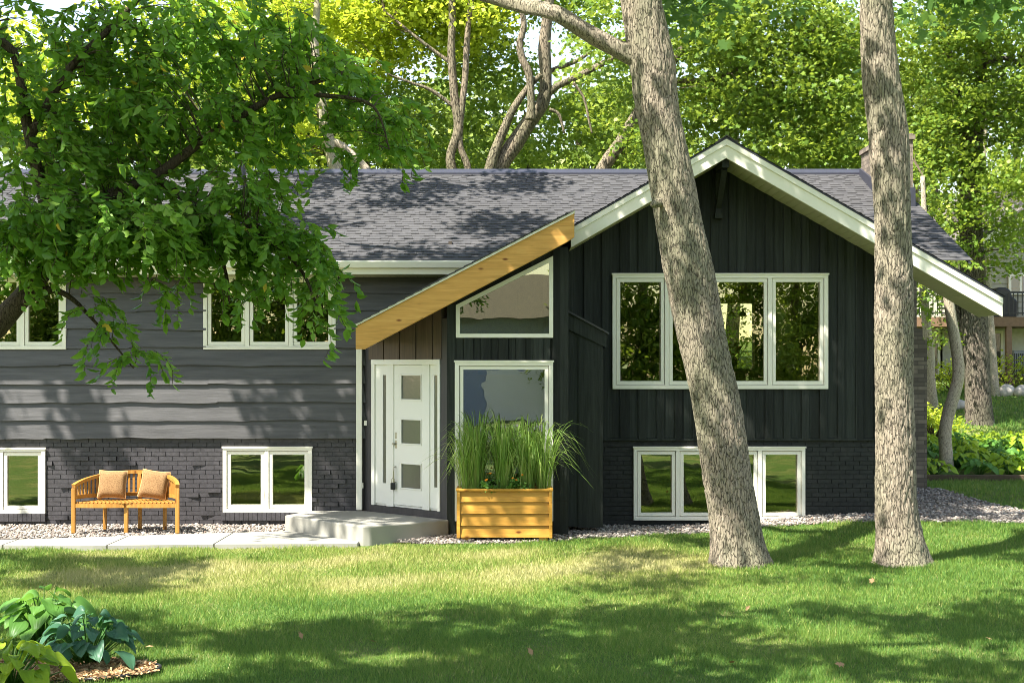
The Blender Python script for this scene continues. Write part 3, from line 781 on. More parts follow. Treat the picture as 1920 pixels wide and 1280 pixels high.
# downspout / white corner post
m = MB(); xd = PX(674, -.06); m.box(xd-.045, xd+.04, -.10, -.02, .30, PZ(652, -.06)); m.box(xd+.04, xd+.06, -.09, -.05, .62, .70)
m.build('downspout', M['white'], H, bevel=.006)
# angled door wall: A -> B
A = Vector((XA, .0)); B = Vector((XB, YP)); AB = B-A; LW = AB.length; U = AB.normalized(); NN = Vector((U.y, -U.x))  # outward normal (towards front left)
if NN.y > 0: NN = -NN
def DP(s, o, z): q = A+U*s+NN*o; return (q.x, q.y, z)
def dbox(mb, s0, s1, o0, o1, z0, z1):
    c = DP((s0+s1)/2, (o0+o1)/2, (z0+z1)/2)
    mb.obox(c, (U.x*(s1-s0)/2, U.y*(s1-s0)/2, 0), (-NN.x*(o1-o0)/2, -NN.y*(o1-o0)/2, 0), (0, 0, (z1-z0)/2)); return mb
def sp(px):   # distance along the wall that the photo shows at px
    k = (px-CX)/FPX; return LW*(k*CD-A.x)/((B.x-A.x)-k*(B.y-A.y))
Z0, Z1 = .385, 2.525
s0, s1 = sp(697), sp(825.5)
m = MB(); dbox(m, 0, s0+.01, -.12, 0, .2, 3.0); dbox(m, s1-.01, LW, -.12, 0, .2, 3.1); dbox(m, s0, s1, -.12, -.0, .2, Z0-.005)
m.build('door_wall', M['post'], H)
m = MB(); nseg = 9
for i in range(nseg):
    a = s0-.06+(s1-s0+.1)*i/nseg; b = s0-.06+(s1-s0+.1)*(i+1)/nseg-.012; xm = DP((a+b)/2, 0, 0)[0]
    dbox(m, a, b, -.1, .012+.012*(i % 2), Z1+.002, porch_top(xm)-.2)
m.build('door_header_boards', paint('beam_bounce_boards', (.085, .060, .042), .55, .25, (16, 16, .8), .5), H)  # brown is warm light off the cedar beam, put into the board colour
door_unit = None
m = MB()
cw = .07
dbox(m, s0, s0+cw, -.12, .014, Z0, Z1); dbox(m, s1-cw*.7, s1, -.12, .014, Z0, Z1); dbox(m, s0, s1, -.12, .018, Z1-.075, Z1)
sa, sb, sc_, sd_ = sp(724), sp(737.6), sp(792), sp(805)
dbox(m, sa, sb, -.12, .004, Z0, Z1-.075); dbox(m, sc_, sd_, -.12, .004, Z0, Z1-.075)
dbox(m, s0+cw, s1-cw*.7, -.12, -.03, Z0-.0, Z0+.03)
dframe = m.build('door_frame', M['door'], H, bevel=.004)
for a, b, ga, gb in ((s0+cw, sa, sp(716.5), sp(723.4)), (sd_, s1-cw*.7, sp(812.5), sp(820.5))):
    m = MB(); zb, zt = PZ(908, -.6), PZ(703, -.6)
    gm = (ga+gb)/2; a_, b_ = a, b; g0, g1 = max(a+.02, ga), min(b-.012, gb)
    dbox(m, a, b, -.06, -.014, Z0+.03, zb); dbox(m, a, b, -.06, -.014, zt, Z1-.075); dbox(m, a, g0, -.06, -.014, zb, zt); dbox(m, g1, b, -.06, -.014, zb, zt)
    sl = m.build('sidelight', M['door'], H, bevel=.003)
    dbox(MB(), g0, g1, -.03, -.022, zb, zt)
    g = MB(); dbox(g, g0-.005, g1+.005, -.034, -.024, zb, zt); g.build('pane', M['frost'], sl)
# door slab
m = MB(); ys = [(PZ(704, -.7), PZ(748, -.7)), (PZ(787, -.7), PZ(831, -.7)), (PZ(870, -.7), PZ(914.5, -.7))]
g0, g1 = sp(751.5), sp(788)
cur = Z1-.078
for zt, zb in ys:
    dbox(m, sb, sc_, -.06, -.014, zt, cur); dbox(m, sb, g0, -.06, -.014, zb, zt); dbox(m, g1, sc_, -.06, -.014, zb, zt)
    for (a, b, c, d) in ((g0-.025, g0, zb-.02, zt+.02), (g1, g1+.018, zb-.02, zt+.02), (g0, g1, zt, zt+.02), (g0, g1, zb-.02, zb)):
        dbox(m, a, b, -.014, -.004, c, d)
    cur = zb
dbox(m, sb, sc_, -.06, -.014, Z0+.035, cur)
door = m.build('door', M['door'], H, bevel=.003)
for zt, zb in ys:
    g = MB(); dbox(g, g0-.005, g1+.005, -.034, -.026, zb-.005, zt+.005); g.build('pane', M['frost'], door)
m = MB(); hs = sp(741)
dbox(m, hs-.022, hs+.022, -.04, -.012, PZ(822, -.5), PZ(810, -.5)); m.build('deadbolt', M['nickel'], door, bevel=.003); m = MB(); dbox(m, hs-.022, hs+.022, -.04, -.012, PZ(840, -.5), PZ(825, -.5)); dbox(m, hs-.045, hs-.01, -.012, .03, PZ(833, -.5), PZ(830, -.5)); m.build('latch_plate', M['nickel'], door, bevel=.003); m = MB()
m.tube([DP(hs, -.04, .98), DP(hs, .03, .96), DP(hs, .035, .90), DP(hs, .03, .75), DP(hs, -.04, .74)], .011, 8)
m.build('handle', M['nickel'], door, bevel=.003)
lb = thing('lockbox', 'small black key lockbox hanging from the front door handle', 'lockbox', DP(hs-.01, .035, .74))
m = MB(); m.box(-.035, .035, -.022, .022, -.10, .0); m.build('body', M['black'], lb, bevel=.008)
m = MB(); m.tube([(-.02, 0, 0), (-.02, 0, .05), (0, 0, .07), (.02, 0, .05), (.02, 0, 0)], .006, 8); m.build('shackle', M['nickel'], lb)
db = sp(686.5)
bell = thing('doorbell', 'slim black and white doorbell on the post left of the door', 'doorbell', DP(db, .012, 1.55))
m = MB(); m.box(-.022, .022, -.014, .014, .0, .075); m.build('lower_plate', M['white'], bell, bevel=.004)
m = MB(); m.box(-.022, .022, -.018, .014, .078, .125); m.build('camera_head', M['black'], bell, bevel=.004)

# --- bump out right of the entry
YB = -.9
b0, b1 = PX(1064, YB), PX(1130, YB)
m = MB(); m.prism([(b0, .14), (b1, .14), (b1, PZ(640, YB)), (b0, PZ(600, YB))], 'y', YB, .02)
bo = m.build('side_niche', M['board'], H)
m = MB(); m.box(PX(1085, YB), b1+.004, YB-.022, YB, .13, PZ(628, YB)); m.box(PX(1085, YB)-.006, PX(1085, YB), YB-.022, YB+.002, .13, PZ(612, YB)); m.build('niche_board', M['board'], bo)
m = MB(); e0, e1 = (PX(1060, YB-.05), PZ(583, YB-.05)), (PX(1138, YB-.05), PZ(625, YB-.05))
m.prism([e0, e1, (e1[0]-.01, e1[1]-.20), (e0[0], e0[1]-.24)], 'y', YB-.05, .02)
m.build('niche_fascia', M['board'], bo)
m = MB(); m.prism([(e0[0], e0[1]+.002), (e1[0]+.03, e1[1]-.015), (e1[0]+.03, e1[1]+.012), (e0[0], e0[1]+.03)], 'y', YB-.09, .02)
m.build('niche_roof', M['shingle'], bo)

# --- side, back walls and rooms
m = MB(); m.box(GX1-.15, GX1, .2, 8.4, -.1, ZS-.02); m.box(GX1-.15, GX1-.001, .16, 8.4, ZS-.02, 4.2); m.box(LX0, LX0+.15, .17, 8.4, -.1, 3.85)
BW = [PX(1283, 8.3), PX(1411, 8.3), PZ(692, 8.3), PZ(569, 8.3)]
wall_grid(m, LX0, GX1, .0, 3.85, 8.25, 8.4, [BW]); m.build('wall', M['lap'], H)
m = MB()  # interior of the great room
m.box(.6, 5.2, .3, 8.2, 1.62, 1.66); m.box(.6, 5.2, .3, 8.2, 4.0, 4.04); m.box(.55, .6, .17, 8.2, 1.62, 4.0); m.box(5.2, 5.25, .17, 8.2, 1.62, 4.0)
wall_grid(m, .6, 5.2, 1.62, 4.0, 8.15, 8.2, [BW])
m.build('interior_wall', M['inwall'], H)
m = MB(); fw = .09
m.box(BW[0]-fw, BW[1]+fw, 8.05, 8.14, BW[3], BW[3]+fw); m.box(BW[0]-fw, BW[1]+fw, 8.05, 8.14, BW[2]-fw, BW[2]); m.box(BW[0]-fw, BW[0], 8.05, 8.14, BW[2], BW[3]); m.box(BW[1], BW[1]+fw, 8.05, 8.14, BW[2], BW[3])
m.build('back_window', M['cedarsoffit'], H)
m = MB()  # dark rooms behind the other windows
m.box(.6, 5.2, .3, 5, .1, .14); m.box(.6, 5.2, 5, 5.05, .1, 1.6); m.box(LX0+.2, -2.5, 4.5, 4.55, .1, 3.8); m.box(LX0+.2, -2.5, .2, 4.5, 1.5, 1.56); m.box(LX0+.2, -2.5, .2, 4.5, .1, .14); m.box(LX0+.2, -2.5, .2, 4.5, 3.75, 3.78)
m.box(-2.45, -2.4, .2, 4.5, .1, 3.8);  m.box(-.95, -.9, .1, 1.6, .1, 4.3); m.box(-.9, .5, -1.1, 1.6, .2, .24); m.box(-.74, .5, .17, .2, .1, 1.2)
m.build('interior_wall', M['dark'], H)
m = MB(); m.box(-.9, .5, 1.6, 1.65, .1, 2.3); m.box(-.9, .5, 1.6, 1.65, 3.0, 4.3); m.box(-.9, -.55, 1.6, 1.65, 2.3, 3.0); m.box(.2, .5, 1.6, 1.65, 2.3, 3.0); m.box(.1, .28, .6, .8, .3, 4.2); m.build('stair_wall', M['inwall'], H)
for i, px in enumerate((1372, 1393)):
    q = P(px, 593, 4.5); t = thing('pendant_lamp', 'small black cone pendant lamp seen through the big window, %s of the two' % ('left' if i == 0 else 'right'), 'lamp', q, group='pendant lamps inside the window')
    a = MB(); a.tube([(0, 0, 0), (0, 0, .10), (0, 0, .14)], [.085, .02, .012], 14); a.build('shade', M['black'], t)
    a = MB(); a.tube([(0, 0, .14), (0, 0, 4.0-q[2])], .006, 6); a.build('cord', M['black'], t)
tb = thing('dining_table', 'dark dining table seen through the big window', 'table', (PX(1385, 4), 4, 1.66))
a = MB(); a.box(-1.0, 1.0, -.45, .45, .70, .74); a.build('tabletop', M['inwall'], tb)
for sx in (-.9, .9):
    for sy in (-.38, .38): MB().box(sx-.03, sx+.03, sy-.03, sy+.03, 0, .70).build('leg', M['inwall'], tb)
fl = thing('flower_vase', 'vase of orange flowers on the table behind the big window', 'vase', (PX(1377, 4), 4, 2.40))
a = MB(); a.tube([(0, 0, 0), (0, 0, .08), (0, 0, .2)], [.04, .06, .035], 12); a.build('vase', M['inwall'], fl, smooth=True)
a = MB()
for i in range(26):
    c = Vector((random.uniform(-.13, .13), random.uniform(-.13, .13), random.uniform(.2, .42))); a.tube([c, c+Vector((0, 0, .02)), c+Vector((0, 0, .04))], [.01, .03, .012], 6)
a.build('bouquet', M['marigold'], fl)

# --- chimney
m = MB(); YC0, YC1 = 2.1, 3.9
m.box(6.12, PX(1712, YC0), YC0, YC1, 3.2, PZ(250, YC0)); m.box(6.09, PX(1712, YC0)+.03, YC0-.03, YC1+.03, PZ(250, YC0)-.10, PZ(250, YC0)-.02)
cx1 = PX(1738, YC0)
m.box(GX1, PX(1719, YC0), YC0+.002, YC1-.002, .3, 4.0); m.box(GX1, cx1, YC0-.004, YC1+.1, .3, PZ(637, YC0)); m.box(GX1, PX(1730, YC0), YC0-.002, YC1, PZ(637, YC0), PZ(615, YC0))
m.build('chimney', M['chimney'], H)
m = MB(); zf = EZ+ms*(YC0-EY)
m.box(6.08, PX(1712, YC0)+.03, YC0-.04, YC0-.004, zf-.05, zf+.30)
m.prism([(YC0-.04, zf-.03), (YC1, zf-.03+ms*1.8), (YC1, zf+.15+ms*1.8), (YC0-.04, zf+.25)], 'x', 6.085, 6.118)
m.build('flashing', M['flash'], H)
vx, vy = PX(452, 3.2), 3.2
m = MB(); m.tube([(vx, vy, 5.2), (vx, vy, 6.05)], .065, 14); m.tube([(vx, vy, 6.0), (vx, vy, 6.04), (vx, vy, 6.12), (vx, vy, 6.15)], [.10, .11, .11, .03], 14)
m.build('vent_pipe', M['flash'], H)

# ------------------------------------------------------------------ bench and cushions
bench = thing('garden_bench', 'curved golden teak two seat bench against the grey brick wall', 'bench', (-5.43, -.95, .085))
def arc(u):      # plan curve of the back: u -1..1
    return Vector((.73*math.sin(u*1.30)/math.sin(1.30), .30-.58*(1-math.cos(u*1.15))/(1-math.cos(1.15)), 0))
def railz(u): return .62+.20*math.cos(u*1.42)**.8 if abs(u*1.42) < 1.57 else .62
def leg(p, top, w=.05, splay=0):
    a = MB(); a.obox((p[0], p[1]+splay*.0, top/2), (w/2, 0, 0), (0, w/2, 0), (0, 0, top/2)); a.build('leg', M['teak'], bench, bevel=.006)
leg((-.73, -.28), .63, .055); leg((.73, -.28), .63, .055); leg((0, -.24), .42, .055)
leg((-.42, .20), .42, .05); leg((.06, .29), .80, .05); leg((.44, .20), .42, .05)
a = MB(); n = 28
for i in range(n):
    u0, u1 = -1+2*i/n, -1+2*(i+1)/n; p, q = arc(u0), arc(u1); p.z, q.z = railz(u0), railz(u1); q2 = q+(q-p)*.06; a.bar(p-(q-p)*.06, q2, .055, .045)
a.build('top_rail', M['teak'], bench)
a = MB()
for i in range(n):
    u0, u1 = -.97+1.94*i/n, -.97+1.94*(i+1)/n; p, q = arc(u0), arc(u1); p.z = q.z = .50; q2 = q+(q-p)*.06; a.bar(p-(q-p)*.06, q2, .025, .055)
a.build('lower_rail', M['teak'], bench)
nb = 30
for i in range(nb):
    u = -.95+1.9*i/(nb-1)
    if abs(u) < .02: continue
    p = arc(u); MB().bar((p.x, p.y, .51), (p.x, p.y, railz(u)-.01), .030, .014, up=(0, 1, 0)).build('back_slat', M['teak'], bench)
for u in (-.52, .52):
    a = MB(); p = arc(u); a.box(p.x-.022, p.x+.022, p.y-.02, p.y+.02, .40, railz(u)); a.build('back_post', M['teak'], bench)
a = MB(); ns = 26
for i in range(ns):
    x = -.69+1.38*i/(ns-1)
    u = math.asin(max(-1, min(1, x/.73*math.sin(1.30))))/1.30; yb = arc(u).y-.01; yf = -.28+.03*math.cos(x/.7*1.5)*-1
    a.box(x-.021, x+.021, yf, max(yb, yf+.05), .415, .435)
a.build('seat', M['teak'], bench, bevel=.003)
a = MB()
for (xa, xb) in ((-.71, -.02), (.02, .71)):
    for i in range(8):
        t0, t1 = xa+(xb-xa)*i/8, xa+(xb-xa)*(i+1)/8; yf = lambda x: -.285-.03*math.sin((x-xa)/(xb-xa)*math.pi)
        a.bar((t0, yf(t0), .385), (t1+.003, yf(t1), .385), .025, .055)
a.build('front_apron', M['teak'], bench)
def cushion(x, rz, tilt, label, lean=.0):
    t = thing('cushion', label, 'cushion', (x, -.93, .53+.02), group='speckled cushions on the bench')
    t.rotation_euler = (-.28, tilt, rz)
    n = 14; s = .40; v = []; f = []
    for side in (-1, 1):
        for i in range(n+1):
            for j in range(n+1):
                u, w_ = i/n*2-1, j/n*2-1; pin = 1-.09*(1-abs(u))*0; k = (1-u**4)*(1-w_**4)
                e = 1-.07*(1-u*u) if abs(w_) > .99 else 1
                x_ = u*s/2*(1-.07*(1-w_*w_)); z_ = w_*s/2*(1-.07*(1-u*u))
                wr = .008*math.sin(5*u+3*w_+x)*k
                v.append((x_, side*(.004+.075*max(k, 0)**.55+wr), z_+s/2))
    m_ = (n+1)**2
    for side in (0, 1):
        for i in range(n):
            for j in range(n):
                q = side*m_+i*(n+1)+j; r = (q, q+n+1, q+n+2, q+1); f.append(r if side == 0 else r[::-1])
    mb = MB(); mb.v = v; mb.f = f; mb.build('cover', M['cushion'], t, smooth=True)
    ed = [(-1+2*i/n, -1) for i in range(n)]+[(1, -1+2*i/n) for i in range(n)]+[(1-2*i/n, 1) for i in range(n)]+[(-1, 1-2*i/n) for i in range(n+1)]
    pts = [(u*s/2*(1-.07*(1-w_*w_)), 0, w_*s/2*(1-.07*(1-u*u))+s/2) for u, w_ in ed]
    mb = MB(); mb.tube(pts, .008, 6, cap=False); mb.build('piping', M['piping'], t, smooth=True)
cushion(-5.71, .03, .02, 'speckled tan cushion standing upright on the left half of the bench')
cushion(-5.14, -.05, .13, 'speckled tan cushion tilted sideways on the right half of the bench')

# ------------------------------------------------------------------ planter with grasses
YF = -1.86
pl0, pl1 = PX(855, YF), PX(1037, YF)
planter = thing('planter_box', 'large golden cedar planter box standing before the entry window', 'planter', ((pl0+pl1)/2, YF, .05))
hw = (pl1-pl0)/2; zt = PZ(916, YF)-.05; zb = PZ(1007, YF)-.05
for i in range(4):
    a0 = zb+(zt-.02-zb)*i/4; a1 = zb+(zt-.02-zb)*(i+1)/4-.006
    a = MB(); a.prism([(.0, a0), (.026, a1), (.045, a1), (.045, a0)], 'x', -hw+.05, hw-.05); a.build('front_board', M['cedarbox'], planter, bevel=.002)
for s_ in (-1, 1):
    a = MB(); a.box(min(s_*hw*.985, s_*(hw-.055)), max(s_*hw*.985, s_*(hw-.055)), -.012, .04, zb-.01, zt-.03); a.build('corner_post', M['cedarbox'], planter, bevel=.003)
    a = MB(); a.box(min(s_*hw*.98, s_*(hw-.03)), max(s_*hw*.98, s_*(hw-.03)), .041, .46, zb, zt-.03); a.build('side_panel', M['cedarbox'], planter)
a = MB(); a.box(-hw, hw, -.022, .055, zt-.03, zt); a.box(-hw, -hw+.075, .056, .48, zt-.03, zt); a.box(hw-.075, hw, .056, .48, zt-.03, zt); a.box(-hw, hw, .481, .52, zt-.03, zt)
a.build('top_rim', M['cedarbox'], planter, bevel=.003)
a = MB(); a.box(-hw+.03, hw-.03, .05, .47, zt-.10, zt-.035); a.build('soil', M['soil'], planter)
for s_ in (-1, 1): MB().box(s_*hw*.8-.06, s_*hw*.8+.06, .03, .4, -.01, zb+.01).build('foot', M['cedarbox'], planter)

def strips(n, base_r, h, spread, wid, seed, seg=9, droop=1.0, bias=(0, 0)):
    r = np.random.default_rng(seed)
    a = r.uniform(0, 6.283, n); br = base_r*np.sqrt(r.random(n)); hgt = h*r.uniform(.5, 1.15, n); spd = spread*r.uniform(.1, 1.0, n)**.8; dr = droop*r.uniform(.1, 1.0, n)
    t = np.linspace(0, 1, seg+1)[None]; dirx, diry = np.cos(a)[:, None], np.sin(a)[:, None]
    out = br[:, None]+spd[:, None]*t**1.5
    x = dirx*out+bias[0]*t**2; y = diry*out*.8+bias[1]*t**2
    z = hgt[:, None]*(1.08*np.sin(np.pi/2*np.minimum(t*1.3, 1))*(.75+.25*t)-dr[:, None]*.75*np.maximum(t-.42, 0)**1.5*2.0*(spd[:, None]/spread+.2))
    tw = a+math.pi/2+r.normal(0, .5, n)
    w_ = wid*r.uniform(.6, 1.2, n)[:, None]*np.sin(np.pi*np.clip(t*.85+.12, 0, 1))**.6*(1-t**6)
    wx, wy = np.cos(tw)[:, None]*w_/2, np.sin(tw)[:, None]*w_/2
    L_ = np.stack([x-wx, y-wy, z], -1); R_ = np.stack([x+wx, y+wy, z+.2*w_], -1)
    v = np.stack([L_, R_], 2).reshape(n, -1, 3); k = v.shape[1]
    q = np.arange(seg)*2; f = np.stack([q, q+1, q+3, q+2], -1)
    F = (f[None]+np.arange(n)[:, None, None]*k).reshape(-1, 4)
    return v.reshape(-1, 3), F, np.repeat(np.clip(r.normal(.45, .25, n), 0, 1), k)
for i, (px, hh_, sp_, n_, lab, bx) in enumerate([(893, 1.0, .50, 230, 'left clump of tall arching grass in the cedar planter', -.05), (945, 1.0, .42, 230, 'middle clump of tall grass in the cedar planter', 0), (990, .95, .44, 200, 'right clump of tall upright grass in the cedar planter', .03), (1026, .98, .58, 130, 'loose grass clump spilling over the right end of the cedar planter', .14), (868, .9, .58, 90, 'thin grass tuft spilling over the left end of the cedar planter', -.12)]):
    x = PX(px, YF+.25); t = thing('ornamental_grass', lab, 'grass', (min(max(x, pl0+.12), pl1-.12), YF+.25, .05+zt-.04), group='grass clumps in the planter')
    v, f, tn = strips(n_, .10, hh_, sp_, .011, 40+i, droop=1.5, bias=(bx, -.05)); np_mesh('blades', v, f, M['grassblade'], t, tn)

# ------------------------------------------------------------------ leaves toolbox
LEAF = np.array([(0, 0, 0), (.29, .32, .07), (.22, .70, .02), (0, 1.06, -.14), (-.22, .70, .02), (-.29, .32, .07)])   # ovate with a drawn-out tip, folded up
LEAF_F = np.array([(0, 1, 2, 3), (0, 3, 4, 5)])
QUAD = np.array([(-.42, 0, 0), (.42, .15, .08), (.36, 1, -.05), (-.36, .85, .10)]); QUAD_F = np.array([(0, 1, 2, 3)])
OAK = np.array([(0, 0, 0), (.16, .22, 0), (.46, .30, .06), (.22, .45, 0), (.50, .66, .04), (.20, .70, 0), (0, 1, -.05), (-.20, .70, 0), (-.50, .66, .04), (-.22, .45, 0), (-.46, .30, .06), (-.16, .22, 0)])
OAK_F = np.array([(0, 1, 2, 3), (0, 3, 4, 5), (0, 5, 6, 7), (0, 7, 8, 9), (0, 9, 10, 11)])
def leaf_mesh(pos, size, tmpl, tf, pitch=(-.5, .5), tint=None, r=rng, dirs=None):
    n = len(pos); a = r.uniform(0, 6.283, n) if dirs is None else dirs
    p = r.normal(pitch[0], pitch[1], n); ro = r.normal(0, .7, n)
    fy = np.stack([np.cos(a)*np.cos(p), np.sin(a)*np.cos(p), np.sin(p)], -1)       # leaf axis
    sx = np.stack([-np.sin(a), np.cos(a), 0*a], -1); up = np.cross(sx, fy)
    c, s = np.cos(ro)[:, None], np.sin(ro)[:, None]; rx = sx*c+up*s; rz = np.cross(rx, fy)
    sz = (size*r.uniform(.65, 1.25, n))[:, None, None]
    v = (tmpl[None, :, 0:1]*rx[:, None]+tmpl[None, :, 1:2]*fy[:, None]+tmpl[None, :, 2:3]*rz[:, None])*sz+pos[:, None]
    k = len(tmpl); F = (tf[None]+np.arange(n)[:, None, None]*k).reshape(-1, tf.shape[1])
    if tint is None: tint = np.clip(r.normal(.45, .22, n), 0, .96)
    return v.reshape(-1, 3), F, np.repeat(tint, k)
def clumps(blobs, per, sub_r, flat=.45, r=rng, shell=0.0):
    """blobs: (x,y,z, rx,ry,rz, nsub). returns leaf positions, clump centres, clump tints"""
    pos, cen, tin = [], [], []
    for (x, y, z, rx, ry, rz, ns) in blobs:
        d = r.normal(size=(ns, 3)); d /= np.linalg.norm(d, axis=1)[:, None]; rad = r.random(ns)**(1/3*(1-shell)) if shell else r.random(ns)**(1/3)
        c = np.array([x, y, z])+d*rad[:, None]*np.array([rx, ry, rz])
        o = r.normal(size=(ns, per, 3))*sub_r*np.array([1, 1, flat]); tilt = r.normal(0, .35, (ns, 2))
        o[..., 2] -= np.abs(o[..., 0])*.25+o[..., 0]*tilt[:, :1]+o[..., 1]*tilt[:, 1:]
        pos.append((c[:, None]+o).reshape(-1, 3)); cen.append(c); tin.append(np.repeat(r.normal(.45, .24, ns), per))
    p = np.concatenate(pos); t = np.concatenate(tin)
    return p, np.concatenate(cen), np.clip(t+r.normal(0, .13, len(t)), 0, .96)
def sub(a, *i): return [a[k] for k in i]
def smooth_path(pts, rad, n=6):
    """Catmull-Rom through the points"""
    p = [Vector(q) for q in pts]; out = []; ro = []
    for i in range(len(p)-1):
        a, b, c, d = p[max(i-1, 0)], p[i], p[i+1], p[min(i+2, len(p)-1)]
        for k in range(n):
            t = k/n; out.append(.5*((2*b)+(c-a)*t+(2*a-5*b+4*c-d)*t*t+(3*b-3*c+d-a)*t**3)); ro.append(rad[i]+(rad[i+1]-rad[i])*t)
    out.append(p[-1]); ro.append(rad[-1]); return out, ro
def limb(mb, pts, rad, seg=10, wob=.05, n=6):
    a, b = smooth_path(pts, rad, n); mb.tube(a, b, seg, wob=wob, ph=random.uniform(0, 6)); return a
def twigs(mb, centres, skeleton, k, r0=.018, seg=4, sag=.3):
    """connect some clump centres to the nearest skeleton point"""
    sk = np.array([tuple(s) for s in skeleton]); idx = rng.permutation(len(centres))[:k]
    for i in idx:
        c = centres[i]; d = np.linalg.norm(sk-c, axis=1)+(sk[:, 2] > c[2])*.8; j = int(np.argmin(d)); s = Vector(sk[j]); e = Vector(c); L_ = (e-s).length
        if L_ < .05 or L_ > 2.0: continue
        m1 = s.lerp(e, .35)+Vector((random.uniform(-.08, .08)*L_, random.uniform(-.08, .08)*L_, sag*.35*L_)); m2 = s.lerp(e, .7)+Vector((random.uniform(-.06, .06)*L_, 0, sag*.3*L_))
        r_1 = r0*min(1.2, .5+.2*L_); mb.tube([s, m1, m2, e], [r_1, r_1*.8, r_1*.55, r_1*.25], seg)
def tree(name, label, cat, base, limbs, blobs, per, sub_r, leaf, mat, bark, tmpl='quad', flat=.45, ntw=60, tw_r=.018, pitch=(-.4, .55), group=None, wob=.05, seg=12, sag=.3):
    b = Vector(base); t = thing(name, label, cat, base, group=group); mb = MB(); sk = []
    for li, (pts, rad) in enumerate(limbs):
        if seg > 20 and li == 0:
            a_, b_ = smooth_path([Vector(p)-b for p in pts], rad, 6); mb.bark(a_, b_); sk += a_
        elif seg > 20 and li == 1:
            a_, b_ = smooth_path([Vector(p)-b for p in pts], rad, 6); mb.tube(a_, b_, 40, wob=.06, ph=1); sk += a_
        else: sk += limb(mb, [Vector(p)-b for p in pts], rad, seg, wob)
    T_, F_ = {'quad': (QUAD, QUAD_F), 'leaf': (LEAF, LEAF_F), 'oak': (OAK, OAK_F)}[tmpl]
    if blobs:
        bl = [(x-b.x, y-b.y, z-b.z, rx, ry, rz, ns) for x, y, z, rx, ry, rz, ns in blobs]
        if leaf > .1 and base[1] > 3 and base[1] < 16: leaf, per = leaf*.88, int(per*1.35)
        p, c, tn = clumps(bl, per, sub_r, flat)
        tw = MB(); twigs(tw, c, sk, ntw, tw_r, sag=sag); 
        if tw.v: tw.build('branches', bark if tw_r > .02 else M['twig'], t)
        v, f, tt = leaf_mesh(p, leaf, T_, F_, pitch, tn); np_mesh('crown', v, f, mat, t, tt)
    mb.build('trunk', bark, t, smooth=True)
    return t

def canopy(h, x0, x1, y0, y1, z0, z1, p, step=1.05, r0=.42, r1=.8, seed=1, keep=None):
    """leaf masses at height h standing between the sun and the region x,y,z (jittered grid, kept with chance p)"""
    r = random.Random(seed); out = []; vert = z1-z0 > .5
    a = x0
    while a < x1:
        b = z0 if vert else y0
        while b < (z1 if vert else y1):
            X = a+r.uniform(-.4, .4)*step; q = b+r.uniform(-.4, .4)*step
            Y, Z = (y0+(y1-y0)*(q-z0)/(z1-z0), q) if vert else (q, z0)
            ok = r.random() < p and (keep is None or keep(X, Y, Z))
            hh_ = h+r.uniform(-.7, .7); k = (hh_-Z)/SUN.z
            if ok: w_ = r.uniform(r0, r1); out.append((X+SUN.x*k, Y+SUN.y*k, hh_, w_, w_*.8, .22, max(3, int(9*w_*w_/.4))))
            b += step
        a += step
    return out
# ------------------------------------------------------------------ the two big trunks on the lawn
def trunk_from_px(rows, Y):
    return [P(cx_, cy_, Y) for cx_, cy_, w_ in rows], [w_/2*(CD+Y)/FPX for cx_, cy_, w_ in rows]
t1, r1 = trunk_from_px([(1388, 1066, 124), (1388, 1050, 112), (1382, 1010, 100), (1376, 960, 97), (1365, 900, 94), (1352, 820, 92), (1337, 730, 91), (1318, 640, 91), (1303, 560, 91), (1290, 500, 92), (1273, 420, 88), (1262, 350, 88), (1247, 270, 84), (1230, 190, 84), (1222, 120, 86), (1210, 50, 78), (1202, 0, 76), (1190, -90, 74), (1170, -250, 66), (1175, -420, 52)], -3.95)
l1, lr1 = trunk_from_px([(1205, 112, 46), (1160, 92, 34), (1100, 60, 32), (1040, 25, 30), (975, -8, 30), (860, -60, 28), (700, -130, 26), (480, -220, 22), (250, -260, 16)], -3.95)
for i in range(len(l1)): l1[i] = (l1[i][0], l1[i][1]+max(0, i-3)*.45, l1[i][2])
l2, lr2 = trunk_from_px([(1170, -250, 60), (1260, -330, 36), (1400, -420, 30), (1560, -480, 22)], -3.95)
l3, lr3 = trunk_from_px([(1222, 225, 42), (1188, 250, 26), (1160, 285, 24), (1120, 330, 20)], -3.9)
knot, kr = trunk_from_px([(1240, 378, 20), (1226, 384, 14), (1222, 388, 6)], -4.2)
oak1 = tree('oak_tree', 'leaning rough barked oak tree rising before the big gable window', 'tree', t1[0], [(t1, r1), (l1, lr1), (l2, lr2), (knot, kr)],
     canopy(10.4, .7, 6.4, 0, 0, 1.2, 5.2, .70, 1.0, .6, .9, 2)+canopy(9.9, -3.5, 1.8, -.3, 4, 4.1, 5.8, .85, .78, .50, .78, 31)+canopy(10, -2.4, -.8, -.7, -.7, .9, 2.7, 1.0, .75, .6, .8, 32)+canopy(10.3, -2.4, .9, -1.3, -1.3, .2, 4.2, .72, 1.0, .5, .8, 4)  # leaf masses added overhead, placed to shade gable, roof, door and entry
     +canopy(9.8, 1.2, 10, -7.2, -.8, 0, 0, .56, .95, .32, .58, 5)+canopy(10.6, 5.5, 10, 0, 6, .4, .4, .3, 1.2, .5, .8, 6),
     26, .25, .17, M['leaf_green'], M['bark'], 'oak', ntw=150, tw_r=.014, wob=.035, seg=28)
